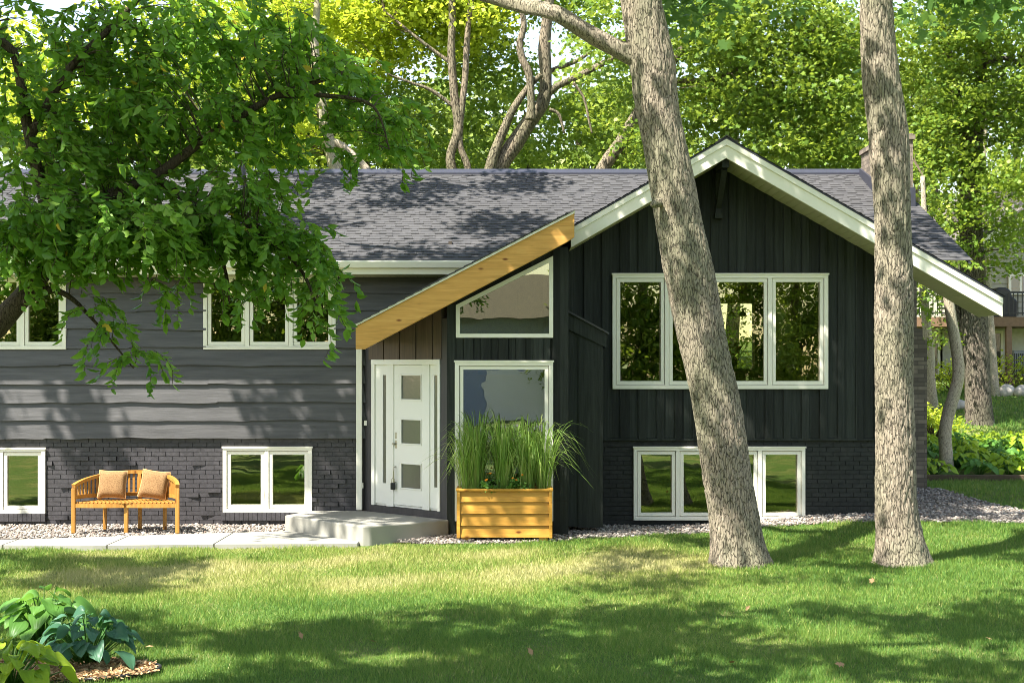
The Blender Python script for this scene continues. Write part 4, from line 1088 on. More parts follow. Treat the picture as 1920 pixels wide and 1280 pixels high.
t2, r2 = trunk_from_px([(1692, 1060, 112), (1692, 1046, 100), (1687, 1005, 88), (1681, 950, 80), (1679, 850, 74), (1677, 750, 71), (1677, 640, 70), (1676, 560, 71), (1675, 480, 69), (1674, 400, 68), (1668, 300, 76), (1664, 240, 72), (1656, 180, 70), (1648, 100, 66), (1643, 0, 60), (1640, -100, 58), (1650, -260, 50), (1665, -450, 40)], -3.9)
l4, lr4 = trunk_from_px([(1650, -180, 50), (1720, -260, 30), (1860, -330, 24), (2000, -380, 18)], -3.9)
oak2 = tree('oak_tree', 'straight rough barked oak tree right of the gable windows', 'tree', t2[0], [(t2, r2), (l4, lr4)],
     [(6.6, -4.4, 10.6, 2.5, 2.2, .9, 90), (8.6, -3.2, 9.7, 2.2, 2.2, .8, 70), (P(1330, -25, -3)[0], -3, P(1330, -25, -3)[2], .9, .6, .25, 16), (P(1830, -5, -3)[0], -3.1, P(1830, -20, -3)[2]+.1, .8, .6, .40, 30)],
     26, .32, .16, M['leaf_green'], M['bark'], 'oak', ntw=120, tw_r=.016, wob=.035, seg=28)

# unseen shade tree left of the frame: crown leaf masses shaped to shade lawn
tree('shade_tree', 'tall spreading tree left of the front lawn', 'tree', (-9.5, -15, 0), [([(-9.5, -15, 0), (-9.3, -15, 3), (-8.8, -14.8, 7), (-8.2, -14.5, 11)], [.4, .3, .26, .15]), ([(-8.9, -14.9, 6), (-6.5, -14.3, 8.5), (-3, -13.6, 9.6), (0, -13, 10)], [.2, .15, .11, .05])],
     canopy(9.6, -7, 7.5, -14.5, -7.4, 0, 0, .68, 1.0, .40, .70, 7, keep=lambda X, Y, Z: Y < -7.3+.5*math.sin(X*1.3)-.06*X*0)+canopy(9.8, -8, 10, -25, -14.6, 0, 0, .6, 1.7, .7, 1.0, 15)+canopy(9.4, -3.6, -.4, -12.6, -12.6, 2.9, 5.2, .3, .7, .3, .5, 12)+canopy(9.8, -8.5, -3.9, -5.6, -3.6, 0, 0, .6, .9, .35, .6, 8)  # mass behind the camera added to darken lawn mirrored in the lower windows
     +canopy(10, -8.4, -5.6, 0, 0, .3, 2.6, .12, .8, .3, .55, 9)+canopy(10, -3.6, -2.2, 0, 0, .2, 2.4, .3, .7, .25, .45, 10),
     26, .26, .19, M['leaf_green'], M['bark2'], 'quad', ntw=60, tw_r=.016)

# ------------------------------------------------------------------ near left tree
NB = []
def nb(px, py, rx, ry, n, Y=-12.4, dy=.7):
    if py > 430: py -= 26
    d = CD+Y; x, y, z = P(px, py, Y); NB.append((x, y, z, rx*d/FPX, dy, ry*d/FPX, n))
nb(120, 90, 190, 130, 100); nb(330, 80, 170, 120, 92); nb(520, 70, 110, 95, 52); nb(590, 150, 80, 75, 30)
nb(120, 250, 180, 90, 80); nb(320, 230, 170, 90, 82); nb(480, 215, 110, 70, 40); nb(200, 330, 190, 60, 70)
nb(90, 400, 140, 90, 80, -12.9, .5); nb(260, 410, 140, 70, 70, -12.9, .5); nb(410, 400, 110, 80, 60, -12.6, .5); nb(480, 330, 70, 45, 20)
nb(60, 460, 110, 50, 34, -12.9, .4); nb(190, 455, 120, 45, 36, -12.8, .4); nb(350, 470, 100, 45, 34, -12.6, .4); nb(490, 480, 70, 60, 34, -12.5, .4); nb(560, 470, 50, 45, 20, -12.5, .35)
nb(600, 530, 40, 40, 11, -12.5, .3); nb(595, 595, 28, 36, 7, -12.5, .25); nb(420, 535, 36, 30, 7, -12.6, .3); nb(505, 555, 30, 40, 8, -12.5, .3); nb(310, 560, 40, 18, 5, -12.6, .2)
nb(130, 515, 60, 20, 7, -12.8, .3); nb(175, 600, 24, 30, 6, -12.8, .2); nb(215, 640, 22, 22, 5, -12.8, .15); nb(250, 685, 14, 14, 3, -12.8, .1)
nb(690, 200, 70, 45, 22, -12.2, .4); nb(720, 255, 45, 50, 13, -12.2, .3); nb(650, 130, 55, 40, 12, -12.2, .4); nb(620, 290, 30, 35, 6, -12.2, .3)
nb(20, 520, 50, 25, 8, -12.9, .3)
def PN(px, py, Y=-12.6): return P(px, py, Y)
lims = [([(-4.05, -12.9, 0), (-4.0, -12.85, 1.2), (-3.85, -12.8, 2.1), PN(-40, 640), PN(40, 560), PN(110, 470), PN(140, 420)], [.17, .14, .12, .085, .065, .055, .05]),
        ([PN(140, 420), PN(200, 370), PN(290, 330), PN(400, 250), PN(520, 180), PN(640, 140)], [.05, .04, .034, .028, .02, .01]),
        ([PN(110, 470), PN(80, 360), PN(50, 230), PN(30, 110), PN(-10, 60), PN(-60, -60)], [.055, .04, .034, .03, .026, .02]),
        ([PN(60, 250), PN(130, 130), PN(220, 40), PN(330, -80)], [.03, .025, .02, .012]),
        ([PN(140, 420), PN(260, 430), PN(380, 440), PN(480, 440), PN(560, 500), PN(600, 590)], [.04, .03, .024, .018, .012, .006]),
        ([PN(60, 540), PN(120, 550), PN(175, 600), PN(250, 690)], [.03, .018, .01, .004]),
        ([PN(520, 180), PN(620, 180), PN(700, 200), PN(730, 280)], [.018, .014, .009, .004]),
        ([PN(290, 330), PN(370, 400), PN(420, 500), PN(430, 570)], [.026, .02, .012, .006])]
NB = [(a, b, c, d*.93, e, f_*.93, max(3, int(n_*.60))) for a, b, c, d, e, f_, n_ in NB]
def spray_tree(blobs, k, b, r=rng):
    pos, dirs, tin, segs = [], [], [], []
    for (x, y, z, rx, ry, rz, ns) in blobs:
        for _ in range(int(ns*k)):
            d = r.normal(size=3); d /= np.linalg.norm(d); c = np.array([x, y, z])+d*r.random()**.4*np.array([rx, ry, rz]); a = r.normal(-.1, 1.5) if r.random() < .8 else r.uniform(0, 6.28)
            L = r.uniform(.16, .38); n = int(L/.021); pit = r.uniform(-.1, .45); t0 = r.normal(.45, .22); p = c.copy(); pts = [c.copy()]; st = L/n
            for i in range(n):
                pit -= r.uniform(.06, .20); p = p+st*np.array([math.cos(a)*math.cos(pit), math.sin(a)*math.cos(pit), math.sin(pit)]); a += r.normal(0, .06)
                if i % 4 == 3: pts.append(p.copy())
                pos.append(p.copy()); dirs.append(a+(1 if i % 2 else -1)*r.uniform(.4, 1.2)*(1-.6*i/n)); tin.append(t0+r.normal(0, .12))
            segs.append(pts)
    return np.array(pos)-np.array(b), np.array(dirs), np.clip(np.array(tin), 0, .96), segs
apple = tree('apple_tree', 'dark green leafy tree hanging over the left of the lawn, near the camera', 'tree', (-4.05, -12.9, 0), lims, NB, 28, .075, .083, M['leaf_near'], M['bark3'], 'leaf', flat=.55, ntw=420, tw_r=.007, pitch=(-.6, .45), wob=.06, sag=.25)
for c in [c for c in apple.children if c.name.startswith('crown')]: bpy.data.objects.remove(c)
ab = (-4.05, -12.9, 0); p_, d_, t_, sg_ = spray_tree(NB, 2.3, ab)
v, f, tt = leaf_mesh(p_, .072, LEAF, LEAF_F, (-.62, .38), t_, dirs=d_); np_mesh('crown', v, f, M['leaf_near'], apple, tt)
tg = MB()
for q in sg_:
    if len(q) > 1: tg.tube([tuple(np.array(k_)-np.array(ab)) for k_ in q], .0022, 3, cap=False)
tg.build('twigs', M['twig'], apple)
# a few leaves have turned yellow
at = [c for c in apple.children if c.name.startswith('crown')][0].data.attributes['tint']; arr = np.zeros(len(at.data), np.float32); at.data.foreach_get('value', arr)
k = len(arr)//6; sel = rng.random(k) < .004; arr = arr.reshape(k, 6); arr[sel] = 1.0; at.data.foreach_set('value', arr.ravel())

# ------------------------------------------------------------------ trees behind the house
def LP(rows, Y):
    a, b = trunk_from_px(rows, Y); return a, b
def blobpx(lst, Y, dy=2.0):
    out = []
    for px, py, rx, ry, n in lst:
        d = CD+Y; x, y, z = P(px, py, Y); out.append((x, Y+random.uniform(-.5, .5), z, rx*d/FPX, dy, ry*d/FPX, n))
    return out
YL = 13
gzt = lambda px, Y: (PX(px, Y), Y, gz(PX(px, Y), Y))
tree('locust_tree', 'twin stemmed locust tree behind the roof with yellow green crown', 'tree', gzt(862, YL), [
    LP([(866, 560, 26), (860, 400, 20), (848, 322, 19), (845, 290, 17), (860, 240, 19), (852, 180, 16), (846, 100, 15), (848, 20, 13), (840, -120, 9)], YL),
    LP([(882, 400, 14), (878, 318, 13), (863, 275, 12), (862, 235, 13), (872, 150, 12), (877, 60, 11), (890, -60, 8)], YL),
    LP([(850, 200, 8), (810, 170, 7), (770, 155, 5), (730, 140, 3)], YL), LP([(847, 120, 8), (780, 70, 6), (720, 20, 4)], YL)],
    blobpx([(640, 30, 110, 70, 110), (760, 30, 110, 60, 130), (840, -40, 150, 60, 150), (700, 110, 90, 40, 45), (860, 90, 70, 50, 40), (590, 60, 70, 70, 60), (900, 40, 70, 40, 60), (760, -120, 220, 90, 120)], YL+1.6), 26, .26, .12, M['leaf_lime'], M['bark2'], 'quad', flat=.3, ntw=90, tw_r=.02)
tree('locust_tree', 'forked locust tree with crooked pale limbs behind the middle of the roof', 'tree', gzt(920, YL-1), [
    LP([(900, 560, 40), (905, 400, 36), (932, 320, 34), (965, 270, 32), (995, 225, 28), (1018, 190, 26), (1024, 150, 22), (1021, 90, 24), (1025, 40, 20), (1040, -80, 14)], YL-1),
    LP([(915, 330, 22), (928, 285, 19), (944, 245, 17), (962, 205, 14), (990, 165, 12), (1015, 140, 10)], YL-1.2),
    LP([(994, 225, 20), (996, 190, 14), (992, 140, 15), (979, 110, 14), (975, 80, 13), (982, 40, 11), (960, -40, 8)], YL-1.4),
    LP([(1018, 190, 14), (1040, 165, 13), (1080, 145, 12), (1125, 122, 11), (1180, 90, 8), (1230, 40, 5)], YL-1),
    LP([(1010, 145, 8), (1040, 130, 9), (1080, 115, 8), (1110, 95, 6)], YL-.6),
    LP([(1075, 155, 6), (1095, 185, 5), (1105, 230, 4), (1110, 250, 3)], YL-1.2), LP([(1030, 205, 7), (1048, 215, 6), (1058, 250, 4)], YL-1.2)],
    blobpx([(1010, -10, 110, 45, 60), (1090, 20, 80, 40, 30), (940, 120, 60, 60, 30), (1080, 230, 90, 60, 70), (1180, 150, 60, 80, 40), (980, 280, 60, 30, 22), (1050, -110, 200, 80, 90), (900, 170, 70, 50, 30), (760, 200, 70, 60, 40), (720, 260, 70, 50, 34), (880, 290, 70, 30, 24), (800, 280, 60, 40, 26)], YL+3.2), 26, .25, .115, M['leaf_mid'], M['bark2'], 'quad', flat=.3, ntw=90, tw_r=.02)
tree('maple_tree', 'leafy maple behind the gable peak with leaning grey limb', 'tree', gzt(1110, 10), [
    LP([(1080, 560, 40), (1100, 400, 30), (1130, 318, 26), (1165, 265, 24), (1195, 215, 22), (1235, 150, 18), (1280, 90, 14), (1320, 20, 10)], 10),
    LP([(1235, 150, 12), (1320, 150, 9), (1420, 120, 7), (1520, 90, 5)], 10)],
    blobpx([(1330, 60, 110, 80, 95), (1460, 70, 130, 90, 120), (1580, 70, 120, 90, 95), (1400, 180, 120, 70, 85), (1520, 200, 110, 70, 85), (1300, 190, 70, 60, 40), (1470, 280, 120, 40, 60), (1580, 290, 80, 40, 50), (1150, 60, 80, 70, 40), (1200, 250, 50, 60, 26), (1400, -80, 260, 80, 140)], 10, 1.8), 30, .27, .13, M['leaf_mid'], M['bark2'], 'oak', flat=.22, ntw=120, tw_r=.02)
tree('elm_tree', 'pale trunked tree behind the left roof ridge beside the near leaves', 'tree', gzt(640, 12), [
    LP([(660, 560, 40), (650, 400, 30), (630, 318, 26), (615, 262, 24), (600, 180, 20), (590, 80, 16), (600, -40, 10)], 12), LP([(690, 320, 14), (660, 290, 15), (632, 268, 14), (600, 262, 10)], 12)],
    blobpx([(480, 250, 80, 60, 45), (560, 200, 60, 60, 30), (520, 290, 60, 25, 20), (380, 120, 150, 90, 60), (200, 180, 160, 110, 80), (60, 150, 120, 120, 60), (400, -40, 250, 90, 90)], 12), 26, .28, .12, M['leaf_lime'], M['bark4'], 'quad', flat=.3, ntw=70, tw_r=.02)
# right side trees
tree('maple_tree', 'broad forked maple trunk in the hosta bed right of the house', 'tree', (PX(1838, 10), 10, gz(PX(1838, 10), 10)), [
    LP([(1840, 812, 62), (1836, 780, 52), (1832, 700, 47), (1828, 620, 50), (1826, 540, 48), (1822, 460, 44), (1818, 400, 42), (1822, 330, 40), (1826, 260, 34), (1836, 180, 24), (1842, 90, 20), (1850, 0, 16), (1855, -120, 10)], 10),
    LP([(1824, 330, 26), (1812, 260, 24), (1795, 190, 20), (1780, 120, 16), (1770, 30, 12), (1750, -80, 8)], 10), LP([(1822, 640, 26), (1800, 600, 24), (1775, 540, 22), (1755, 470, 18), (1740, 400, 14)], 10.2),
    LP([(1845, 120, 10), (1890, 110, 9), (1940, 140, 7)], 9.8)],
    blobpx([(1760, 60, 90, 80, 100), (1870, 60, 100, 80, 120), (1780, 180, 80, 70, 80), (1890, 200, 80, 80, 90), (1770, 290, 60, 50, 40), (1860, 330, 90, 50, 75), (1830, 400, 90, 28, 34), (1900, 430, 50, 20, 12), (1740, 240, 50, 90, 50), (1850, -70, 180, 70, 120), (1980, 200, 60, 120, 60), (1890, 470, 50, 35, 18), (1800, 460, 30, 20, 8), (1750, 400, 40, 40, 18), (1760, 480, 35, 40, 12)], 9.6, 1.6), 28, .24, .115, M['leaf_mid'], m_bark('dark_furrowed_bark', (.19, .16, .125), (.11, .09, .07), (.29, .25, .2), .8), 'oak', flat=.22, ntw=120, tw_r=.02)
tree('young_maple', 'slender smooth pale trunk bending over the hostas beside the chimney', 'tree', (PX(1776, 5), 5, gz(PX(1776, 5), 5)), [
    LP([(1776, 893, 32), (1774, 860, 26), (1772, 810, 24), (1780, 770, 24), (1793, 725, 23), (1797, 690, 22), (1791, 640, 21), (1784, 600, 20), (1776, 550, 18), (1765, 515, 17), (1750, 470, 14), (1735, 420, 11), (1730, 330, 8)], 5)],
    [(PX(1745, 6), 6, PZ(540, 6), .5, .6, .35, 10), (PX(1740, 6), 6, PZ(440, 6), .5, .6, .4, 10), (PX(1770, 6), 6.5, PZ(630, 6), .35, .5, .3, 6), (PX(1740, 6), 6.5, PZ(300, 6), .8, .8, .9, 40)], 20, .16, .085, M['leaf_mid'], M['bark4'], 'oak', ntw=24, tw_r=.01)
tree('background_tree', 'thin grey trunk left of the pale bent one, before the neighbour house', 'tree', gzt(1748, 12), [LP([(1752, 790, 24), (1745, 720, 19), (1738, 620, 17), (1730, 520, 15), (1720, 400, 12), (1715, 250, 8)], 12)], blobpx([(1735, 560, 35, 40, 10), (1700, 100, 90, 90, 60), (1720, 250, 60, 60, 30)], 12), 22, .25, .11, M['leaf_mid'], M['bark4'], ntw=14, tw_r=.015)
tree('background_tree', 'slim trunk right of the broad maple, before the neighbour deck', 'tree', gzt(1866, 14), [LP([(1868, 770, 22), (1862, 700, 18), (1855, 600, 17), (1848, 480, 15), (1842, 350, 12), (1850, 200, 8)], 14)], blobpx([(1880, 150, 100, 100, 60)], 14), 22, .28, .12, M['leaf_mid'], M['bark4'], ntw=14, tw_r=.015)
# far trees row
specs = [(-19, 18), (-24, 24), (24, 30), (-4.4, 23), (-1.6, 25), (-8.4, 24), (2.0, 23), (-14, 22), (-10, 26), (-6.5, 22), (-3, 27), (.5, 23), (3.4, 27), (6.5, 22), (9.5, 26), (13, 24), (17, 28), (12, 33), (-12, 34), (-1, 36), (6, 37), (20, 22)]
specs.sort(key=lambda q: q[0]/(q[1]+CD))
NTH = ['leftmost', 'second', 'third', 'fourth', 'fifth', 'sixth', 'seventh', 'eighth', 'ninth', 'tenth', 'eleventh', 'twelfth', 'thirteenth', 'fourteenth', 'fifteenth', 'sixteenth', 'seventeenth', 'eighteenth', 'nineteenth', 'twentieth', 'twenty-first', 'twenty-second', 'twenty-third', 'rightmost']
for i, (x, y) in enumerate(specs):
    z0 = gz(x, y); h = random.uniform(8.0, 10.0) if -4.5 < x < 2 else random.uniform(9, 12.5)
    bl = [(x, y, z0+h*.55, 2.0, 1.8, h*.28, 70), (x+random.uniform(-1.4, 1.4), y-.6, z0+h*.8, 1.6, 1.5, h*.2, 50), (x+random.uniform(-1.8, 1.8), y-.9, z0+h*.33, 1.8, 1.3, h*.16, 40)]
    tree('woodland_tree', 'pale green woodland tree far behind the house, %s%s' % (NTH[i] if i < len(specs)-1 else 'rightmost', ' of the row' if i in (0, len(specs)-1) else ' from the left of the row'), 'tree', (x, y, z0), [([(x, y, z0), (x+.2, y, z0+h*.4), (x-.1, y, z0+h*.85)], [.22, .16, .05])], bl, 30, .36, .20, M['leaf_far'], M['bark2'], 'quad', ntw=16, tw_r=.03, group='woodland trees far behind the house', seg=8)

# shrubs seen through the house and low behind it
def shrub(x, y, r_, h, label, mat, n=40, per=26, leaf=.09):
    z0 = gz(x, y); t = thing('shrub', label, 'shrub', (x, y, z0))
    p, c, tn = clumps([(0, 0, h*.55, r_, r_, h*.45, n)], per, .16, .5); v, f, tt = leaf_mesh(p, leaf, LEAF, LEAF_F, (-.2, .6), tn); np_mesh('foliage', v, f, mat, t, tt)
    mb = MB(); 
    for c_ in c[:14]: mb.tube([(0, 0, 0), (c_[0]*.5, c_[1]*.5, c_[2]*.6), tuple(c_)], [.02, .012, .006], 5)
    mb.build('stems', M['twig'], t)
shrub(4.6, 11.5, 1.3, 2.6, 'tall leafy shrub behind the house seen through the big window', M['leaf_mid'], 90)
shrub(3.0, 12, 1.2, 2.4, 'second leafy shrub behind the back window', M['leaf_green'], 70)
shrub(PX(1752, 8), 8, .5, .8, 'low shrub beside the slim trunks right of the chimney', M['leaf_lime'], 26)
shrub(PX(1900, 15), 15.5, .9, .8, 'bright low shrub above the boulders on the slope', M['leaf_lime'], 30)
shrub(PX(1850, 12), 14.5, .7, .8, 'bright ground shrub behind the broad maple', M['leaf_lime'], 24)

# ------------------------------------------------------------------ hostas
def hosta_mesh(n, R, h, leafL, seed, stems=True):
    r = np.random.default_rng(seed); V_ = []; F_ = []; T_ = []; base = 0; sm = MB()
    nu, nv = 14, 9
    for i in range(n):
        a = i*2.399+r.uniform(-.3, .3); rk = math.sqrt((i+.5)/n); reach = R*rk*r.uniform(.55, .8); hz = h*(1-.55*rk**2)*r.uniform(.75, 1.05); L = leafL*r.uniform(.7, 1.1)*(.75+.35*rk)
        ca, sa_ = math.cos(a), math.sin(a)
        b0 = np.array([ca*R*.12*rk, sa_*R*.12*rk, 0]); b1 = np.array([ca*reach, sa_*reach, hz])
        sm.tube([tuple(b0), tuple((b0*.6+b1*.4)+np.array([-ca*.01, -sa_*.01, .1*hz])), tuple(b1)], [.007, .006, .004], 5)
        p0 = r.uniform(.1, .5)*(1-rk)+.05; bend = r.uniform(.9, 1.7); tw = r.normal(0, .4); cup = r.uniform(.15, .35)
        for v in range(nv+1):
            t = v/nv; wd = L*.40*(math.sin(math.pi*min(1, t**.62*.97+.0))**.8 if t > 0 else .15)*(1.0 if t < 1 else 0)
            th = p0-bend*t*.6
            d = L*t; ax = d*math.cos(p0-bend*t*.35); az = d*math.sin(p0-bend*t*.5)
            for u in range(nu+1):
                s_ = (u/nu*2-1); lx = s_*wd; rp = .014*math.sin(6*t+s_*2+i)*abs(s_)+.0035*math.cos(s_*5.5*math.pi)*math.sin(math.pi*t)
                zz = az+cup*abs(lx)*.8*(1-t*.8)-.5*cup*wd*0+rp; lat = lx*math.cos(tw); zz += lx*math.sin(tw)
                V_.append(b1+np.array([ca*ax-sa_*lat, sa_*ax+ca*lat, zz])); 
        T_ += [min(.95, max(0, r.normal(.5, .2)))]*((nu+1)*(nv+1))
        for v in range(nv):
            for u in range(nu):
                q = base+v*(nu+1)+u; F_.append((q, q+1, q+nu+2, q+nu+1))
        base += (nu+1)*(nv+1)
    return np.array(V_), np.array(F_), np.array(T_), sm
def hosta(x, y, n, R, h, L, seed, mat, label, group=None, z=None):
    t = thing('hosta', label, 'plant', (x, y, gz(x, y) if z is None else z), rz=random.uniform(0, 6), group=group)
    v, f, tt, sm = hosta_mesh(n, R, h, L, seed); np_mesh('leaves', v, f, mat, t, tt, smooth=True); sm.build('stems', M['hosta_green'], t, smooth=True); return t
def onground(px, py):
    d = EYE*FPX/(py-HY); return ((px-CX)*d/FPX, d-CD)
x, y = onground(165, 1252); hosta(x, y, 66, .47, .46, .17, 3, M['hosta_blue'], 'blue green hosta with broad leaves at the mulch edge')
x, y = onground(80, 1205); hosta(x, y, 44, .46, .48, .22, 8, M['hosta_green'], 'large mid green hosta behind the blue and lime ones')
x, y = onground(15, 1300); hosta(x, y, 58, .50, .42, .18, 5, M['hosta_lime'], 'lime yellow hosta in the bottom left corner')
# mulch with edging
mc = onground(90, 1262); mr = .78
pts = [(mc[0]+mr*1.1*math.cos(a)*(1+.05*math.sin(3*a)), mc[1]+mr*.55*math.sin(a)) for a in np.linspace(0, 2*math.pi, 40, endpoint=False)]
m = MB(); m.prism(pts, 'z', -.02, .03); props(m.build('mulch_bed', M['soil']), 'wood chip mulch bed around the hostas', kind='structure')
n = 5200; a = rng.uniform(0, 6.283, n); q = np.sqrt(rng.random(n)); X = mc[0]+mr*1.1*np.cos(a)*q; Y = mc[1]+mr*.55*np.sin(a)*q
v, f, tt = leaf_mesh(np.stack([X, Y, .035+rng.random(n)*.02], -1), .05, QUAD*np.array([.35, 1, 1]), QUAD_F, (0, .25), rng.random(n)); props(np_mesh('mulch', v, f, M['mulch'], attr=tt), 'shredded wood mulch under the hostas', 'mulch', kind='stuff')
m = MB(); m.tube([(p[0], p[1], .035) for p in pts[-7:]+pts[:8]], .014, 8); props(m.build('garden_edging', M['black'], smooth=True), 'black rubber edging curving round the mulch bed', 'edging')
# hostas and ground cover on the slope right of the house
k = 0
ORD = ['leftmost', 'second from the left', 'third from the left', 'fourth from the left', 'fifth from the left', 'sixth from the left', 'seventh from the left', 'eighth from the left']
for i in range(40):
    row, cn = divmod(i, 8); x = 7.0+row*.12+cn*.64+random.uniform(-.12, .12); y = 4.42+row*.72+random.uniform(-.15, .15)
    if abs(x-PX(1776, 5)) < .28 and abs(y-5) < .4: x += .35
    lime = (i*7 % 5) < 3
    hosta(x, y, 24, .40, .30, .19, 60+i, M['hosta_lime'] if lime else M['hosta_green'], ('yellow green' if lime else 'deep green')+' hosta, %s in the %s row of the side bed' % (ORD[cn], ['front', 'second', 'third', 'fourth', 'back'][row]), group='hostas in the side bed')
m = MB(); m.bar((6.9, 4.02, gz(6.9, 4)+.05), (10.6, 3.9, gz(10.6, 3.9)+.05), .10, .12); m.bar((10.6, 3.9, gz(10.6, 3.9)+.05), (13, 3.3, gz(13, 3.3)+.05), .10, .12)
props(m.build('landscape_timber', M['twig'], bevel=.01), 'weathered timber edging along the front of the hosta bed', 'edging')
def boulder(px, py, wpx, hpx, Y, label, seed):
    r = random.Random(seed); c = P(px, py, Y); d = CD+Y; w_, h_ = wpx*d/FPX/2, hpx*d/FPX/2
    bm_v = []; bm_f = []; nu, nv = 14, 9; ph = [r.uniform(0, 6) for _ in range(4)]
    for i in range(nv+1):
        th = math.pi*i/nv
        for j in range(nu):
            a = 2*math.pi*j/nu; q = 1+.12*math.sin(2*a+ph[0])*math.sin(th)+.08*math.sin(3*th+ph[1]+a); bm_v.append((w_*q*math.sin(th)*math.cos(a), w_*.8*q*math.sin(th)*math.sin(a), h_*q*math.cos(th)))
    for i in range(nv):
        for j in range(nu): bm_f.append((i*nu+j, (i+1)*nu+j, (i+1)*nu+(j+1) % nu, i*nu+(j+1) % nu))
    m = MB(); m.v = bm_v; m.f = bm_f; o = m.build('boulder', M['boulder'], smooth=True); o.location = (c[0], Y, gz(c[0], Y)+h_*.6); props(o, label, 'boulder', 'boulders on the slope')
boulder(1887, 726, 30, 28, 14, 'rounded pale boulder on the slope, left of two at the frame edge', 1)
boulder(1915, 724, 34, 26, 14, 'pale boulder on the slope at the right edge of the frame', 2)
boulder(1800, 750, 36, 22, 12, 'low flat pale boulder left of the broad maple trunk', 3)

# ------------------------------------------------------------------ neighbour house on the rise
YN = 18
nh = thing('neighbour_house', 'tan sided neighbour house with deck seen at the right edge', 'house', (PX(1850, YN), YN, gz(PX(1850, YN), YN)))
nh.location = (0, 0, 0)
gN = gz(13, YN)
m = MB(); z = PZ(600, YN); zt_ = PZ(395, YN)
while z < zt_: 
    c = len(m.v); x0, x1 = PX(1765, YN), PX(2150, YN); m.v += [(x0, YN-.03, z), (x1, YN-.03, z), (x1, YN, z+.17), (x0, YN, z+.17), (x0, YN+.01, z), (x1, YN+.01, z)]; m.f += [(c, c+1, c+2, c+3), (c+4, c+5, c+1, c)]; z += .165
m.box(PX(1765, YN), PX(2150, YN), YN+.01, YN+7, gN-.3, zt_)
m.build('wall', M['nsiding'], nh)
m = MB(); m.box(PX(1690, YN), PX(2150, YN), YN-.06, YN+.3, gN-.4, PZ(612, YN)); m.box(PX(1690, YN), PX(1766, YN), YN-.06, YN+5, gN-.4, PZ(612, YN)); m.build('basement_wall', M['nwhite'], nh)
m = MB(); m.prism([(PX(1745, YN), PZ(420, YN)), (PX(2200, YN), PZ(420, YN)), (PX(2100, YN), PZ(330, YN)), (PX(1800, YN), PZ(372, YN))], 'y', YN-.7, YN+7); m.build('roof', M['nroof'], nh)
m = MB(); q0 = P(1838, 448, 13); q1 = P(2000, 356, 13)
m.prism([(q0[0], q0[2]), (q1[0], q1[2]), (q1[0], q1[2]-.28), (q0[0]+.35, q0[2]-.10), (q0[0], q0[2]-.10)], 'y', 13, YN); m.build('gable_eave', M['white'], nh)
m = MB(); m.prism([(q0[0]-.1, q0[2]+.02), (q1[0], q1[2]+.02), (q1[0], q1[2]+.1), (q0[0]-.1, q0[2]+.10)], 'y', 12.9, YN); m.build('upper_roof', M['nroof'], nh)
def nwin(px0, px1, py0, py1, Y, n=2):
    a, b, c, d = PX(px0, Y), PX(px1, Y), PZ(py1, Y), PZ(py0, Y); f = MB(); w_ = .07
    f.box(a, b, Y-.06, Y, d-w_, d); f.box(a, b, Y-.06, Y, c, c+w_); f.box(a, a+w_, Y-.06, Y, c+w_, d-w_); f.box(b-w_, b, Y-.06, Y, c+w_, d-w_)
    for i in range(1, n): x = a+(b-a)*i/n; f.box(x-.03, x+.03, Y-.055, Y, c+w_, d-w_)
    o = f.build('window', M['white'], nh); g = MB(); g.box(a+w_, b-w_, Y-.03, Y-.02, c+w_, d-w_); g.build('pane', M['frost'], o)
nwin(1890, 1935, 513, 552, YN-.03); nwin(1738, 1762, 615, 705, YN-.06); nwin(1778, 1806, 520, 590, YN-.03); nwin(1860, 1880, 620, 700, YN-.06, 1)
dk0, dk1, YD = PX(1690, 16), PX(2080, 16), 16.0
m = MB(); m.box(dk0, dk1, YD, YN-.06, PZ(612, YD), PZ(594, YD)); m.build('deck', M['deck'], nh)
for px in (1843, 1893, 1960, 1700):
    MB().box(PX(px, YD)-.07, PX(px, YD)+.07, YD+.02, YD+.16, gz(PX(px, YD), YD)-.1, PZ(612, YD)).build('deck_post', M['deck'], nh)
m = MB(); zr0, zr1 = PZ(592, YD), PZ(546, YD); m.box(dk0, dk1, YD, YD+.05, zr1-.05, zr1); m.box(dk0, dk1, YD, YD+.04, zr0+.06, zr0+.09)
x = dk0
while x < dk1: m.box(x, x+.025, YD+.01, YD+.03, zr0, zr1-.05); x += .115
m.build('railing', M['black'], nh)
g = thing('grill', 'covered black barbecue grill standing on the neighbour deck', 'grill', (PX(1874, 17), 17, PZ(594, YD)))
m = MB(); m.prism([(-.38, .0), (.38, .0), (.40, .45), (.26, .56), (.22, .72), (.10, .80), (-.12, .80), (-.24, .70), (-.28, .56), (-.40, .45)], 'y', -.25, .25); m.build('cover', M['black'], g, bevel=.04)
ac = thing('air_conditioner', 'grey outdoor air conditioner box under the neighbour deck', 'air conditioner', (PX(1915, 17), 17, gz(PX(1915, 17), 17)))
m = MB(); m.box(-.3, .3, -.3, .3, 0, .75); m.build('casing', M['greyplastic'], ac, bevel=.03)
m = MB()
for i in range(12): m.box(-.29+i*.05, -.27+i*.05, -.315, -.302, .06, .68)
m.build('grille', M['black'], ac)
for i, (pa, pb) in enumerate((((1700, 500), (1940, 430)), ((1715, 512), (1940, 442)))):
    a, b = P(*pa, 9), P(*pb, 11); mm = [Vector(a).lerp(Vector(b), t)-Vector((0, 0, .12*math.sin(math.pi*t))) for t in np.linspace(0, 1, 8)]
    m = MB(); m.tube(mm, .012, 5); props(m.build('cable', M['greyplastic']), '%s of two grey cables crossing before the neighbour house' % ('upper' if i == 0 else 'lower'), 'cable', 'cables before the neighbour house')

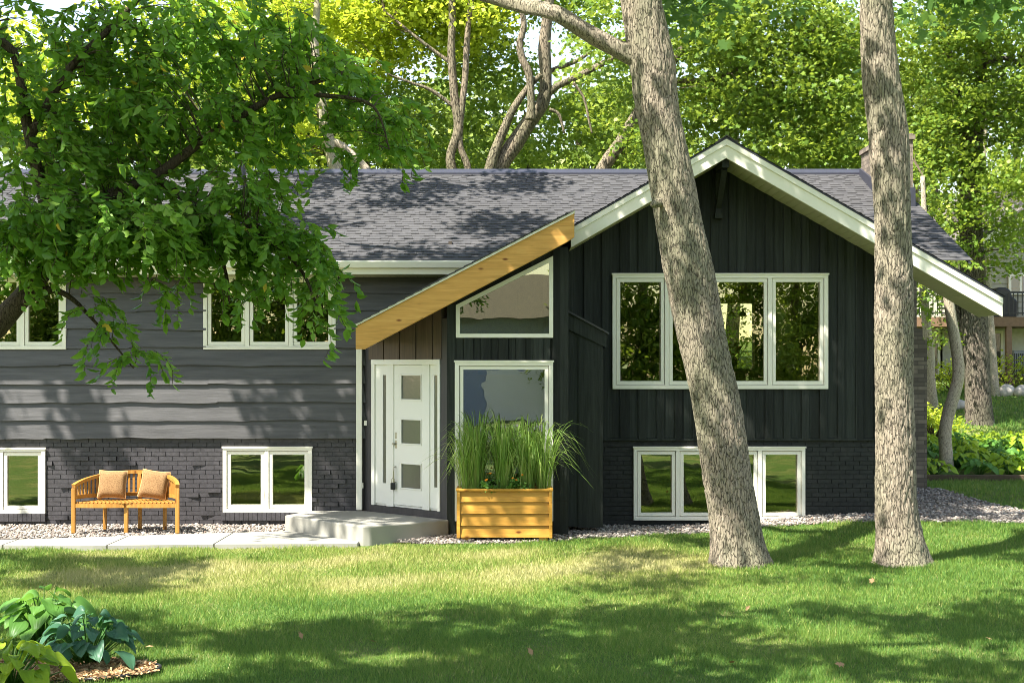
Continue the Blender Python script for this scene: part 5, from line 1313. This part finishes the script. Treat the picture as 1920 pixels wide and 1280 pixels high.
# ------------------------------------------------------------------ fallen leaves
for i, (px, py) in enumerate([(1405, 1152), (1585, 1258), (1640, 1100), (1860, 1210), (1365, 1255), (560, 1205), (280, 1222), (700, 1215), (1000, 1232)]):
    x, y = onground(px, py); v, f, tt = leaf_mesh(np.array([[0, 0, .0]]), .075, OAK, OAK_F, (.1, .1)); o = np_mesh('fallen_leaf', v, f, M['mulch'], attr=tt*0+.35); o.location = (x, y, .06)
    props(o, 'curled tan dead leaf on the lawn, '+['between the two oak trunks and nearer', 'lowest right of the middle, near the frame edge', 'just below the straight oak trunk', 'farthest right, below the straight oak', 'low down, below the leaning oak', 'left of the middle in the shaded lawn', 'nearest the hostas', 'below the front door', 'below the planter box'][i], 'leaf', 'fallen leaves on the lawn')

# marigolds in the planter
for i, px in enumerate((915, 968)):
    t = thing('marigold', 'low leafy plant with orange flowers in the planter, %s' % ('left one' if i == 0 else 'right one'), 'flower', (PX(px, YF+.1), YF+.10, .05+zt-.04), group='marigolds in the planter')
    p, c, tn = clumps([(0, -.02, .07, .13, .08, .06, 14)], 14, .035, .8); v, f, tt = leaf_mesh(p, .05, LEAF, LEAF_F, (0, .6), tn); np_mesh('leaves', v, f, M['hosta_green'], t, tt)
    for k in range(3): q = Vector((random.uniform(-.08, .1), -.08, random.uniform(.14, .24))); MB().tube([q, q+Vector((0, 0, .012)), q+Vector((0, 0, .02))], [.008, .022, .006], 9).build('flower_head', M['marigold'], t)

# ------------------------------------------------------------------ across the street (seen in the window glass)
for i, x in enumerate((-21, -15.5, -10.5, -3.5, 5.8, 10.5, 15, 21)):
    y = -44-2.5*(i % 2)-(10 if i == 3 else 0); h = 12+1.5*(i % 2)
    bl = [(x, y, h*.6, 3.4, 2.6, h*.3, 110), (x+1.5, y+1.2, h*.3, 2.8, 2, h*.18, 80), (x-1.8, y+1.0, h*.22, 2.4, 2, h*.12, 50)]
    tree('street_tree', 'leafy street tree mirrored in the windows, %s of eight' % NTH[i], 'tree', (x, y, 0), [([(x, y, 0), (x+.2, y, h*.4), (x, y, h*.85)], [.3, .22, .06])], bl, 75, .5, .17, M['leaf_mid'], M['bark2'], 'quad', ntw=20, tw_r=.04, group='trees across the street', seg=8)
fh = thing('facing_house', 'blue grey house across the street', 'house', (-2.2, -47, 0))
MB().box(-5.6, 5.6, -3, 3, 0, 4.6).build('wall', M['bluegrey'], fh)
MB().prism([(-3.8, 4.5), (3.8, 4.5), (0, 6.6)], 'x', -6.2, 6.2).build('roof', M['nroof'], fh)
MB().box(1, 5.6, 3.0, 3.08, 0, 2.4).build('garage_door', M['white'], fh); MB().box(-5.5, -3, 3.0, 3.08, 1, 2.4).build('window', M['white'], fh)
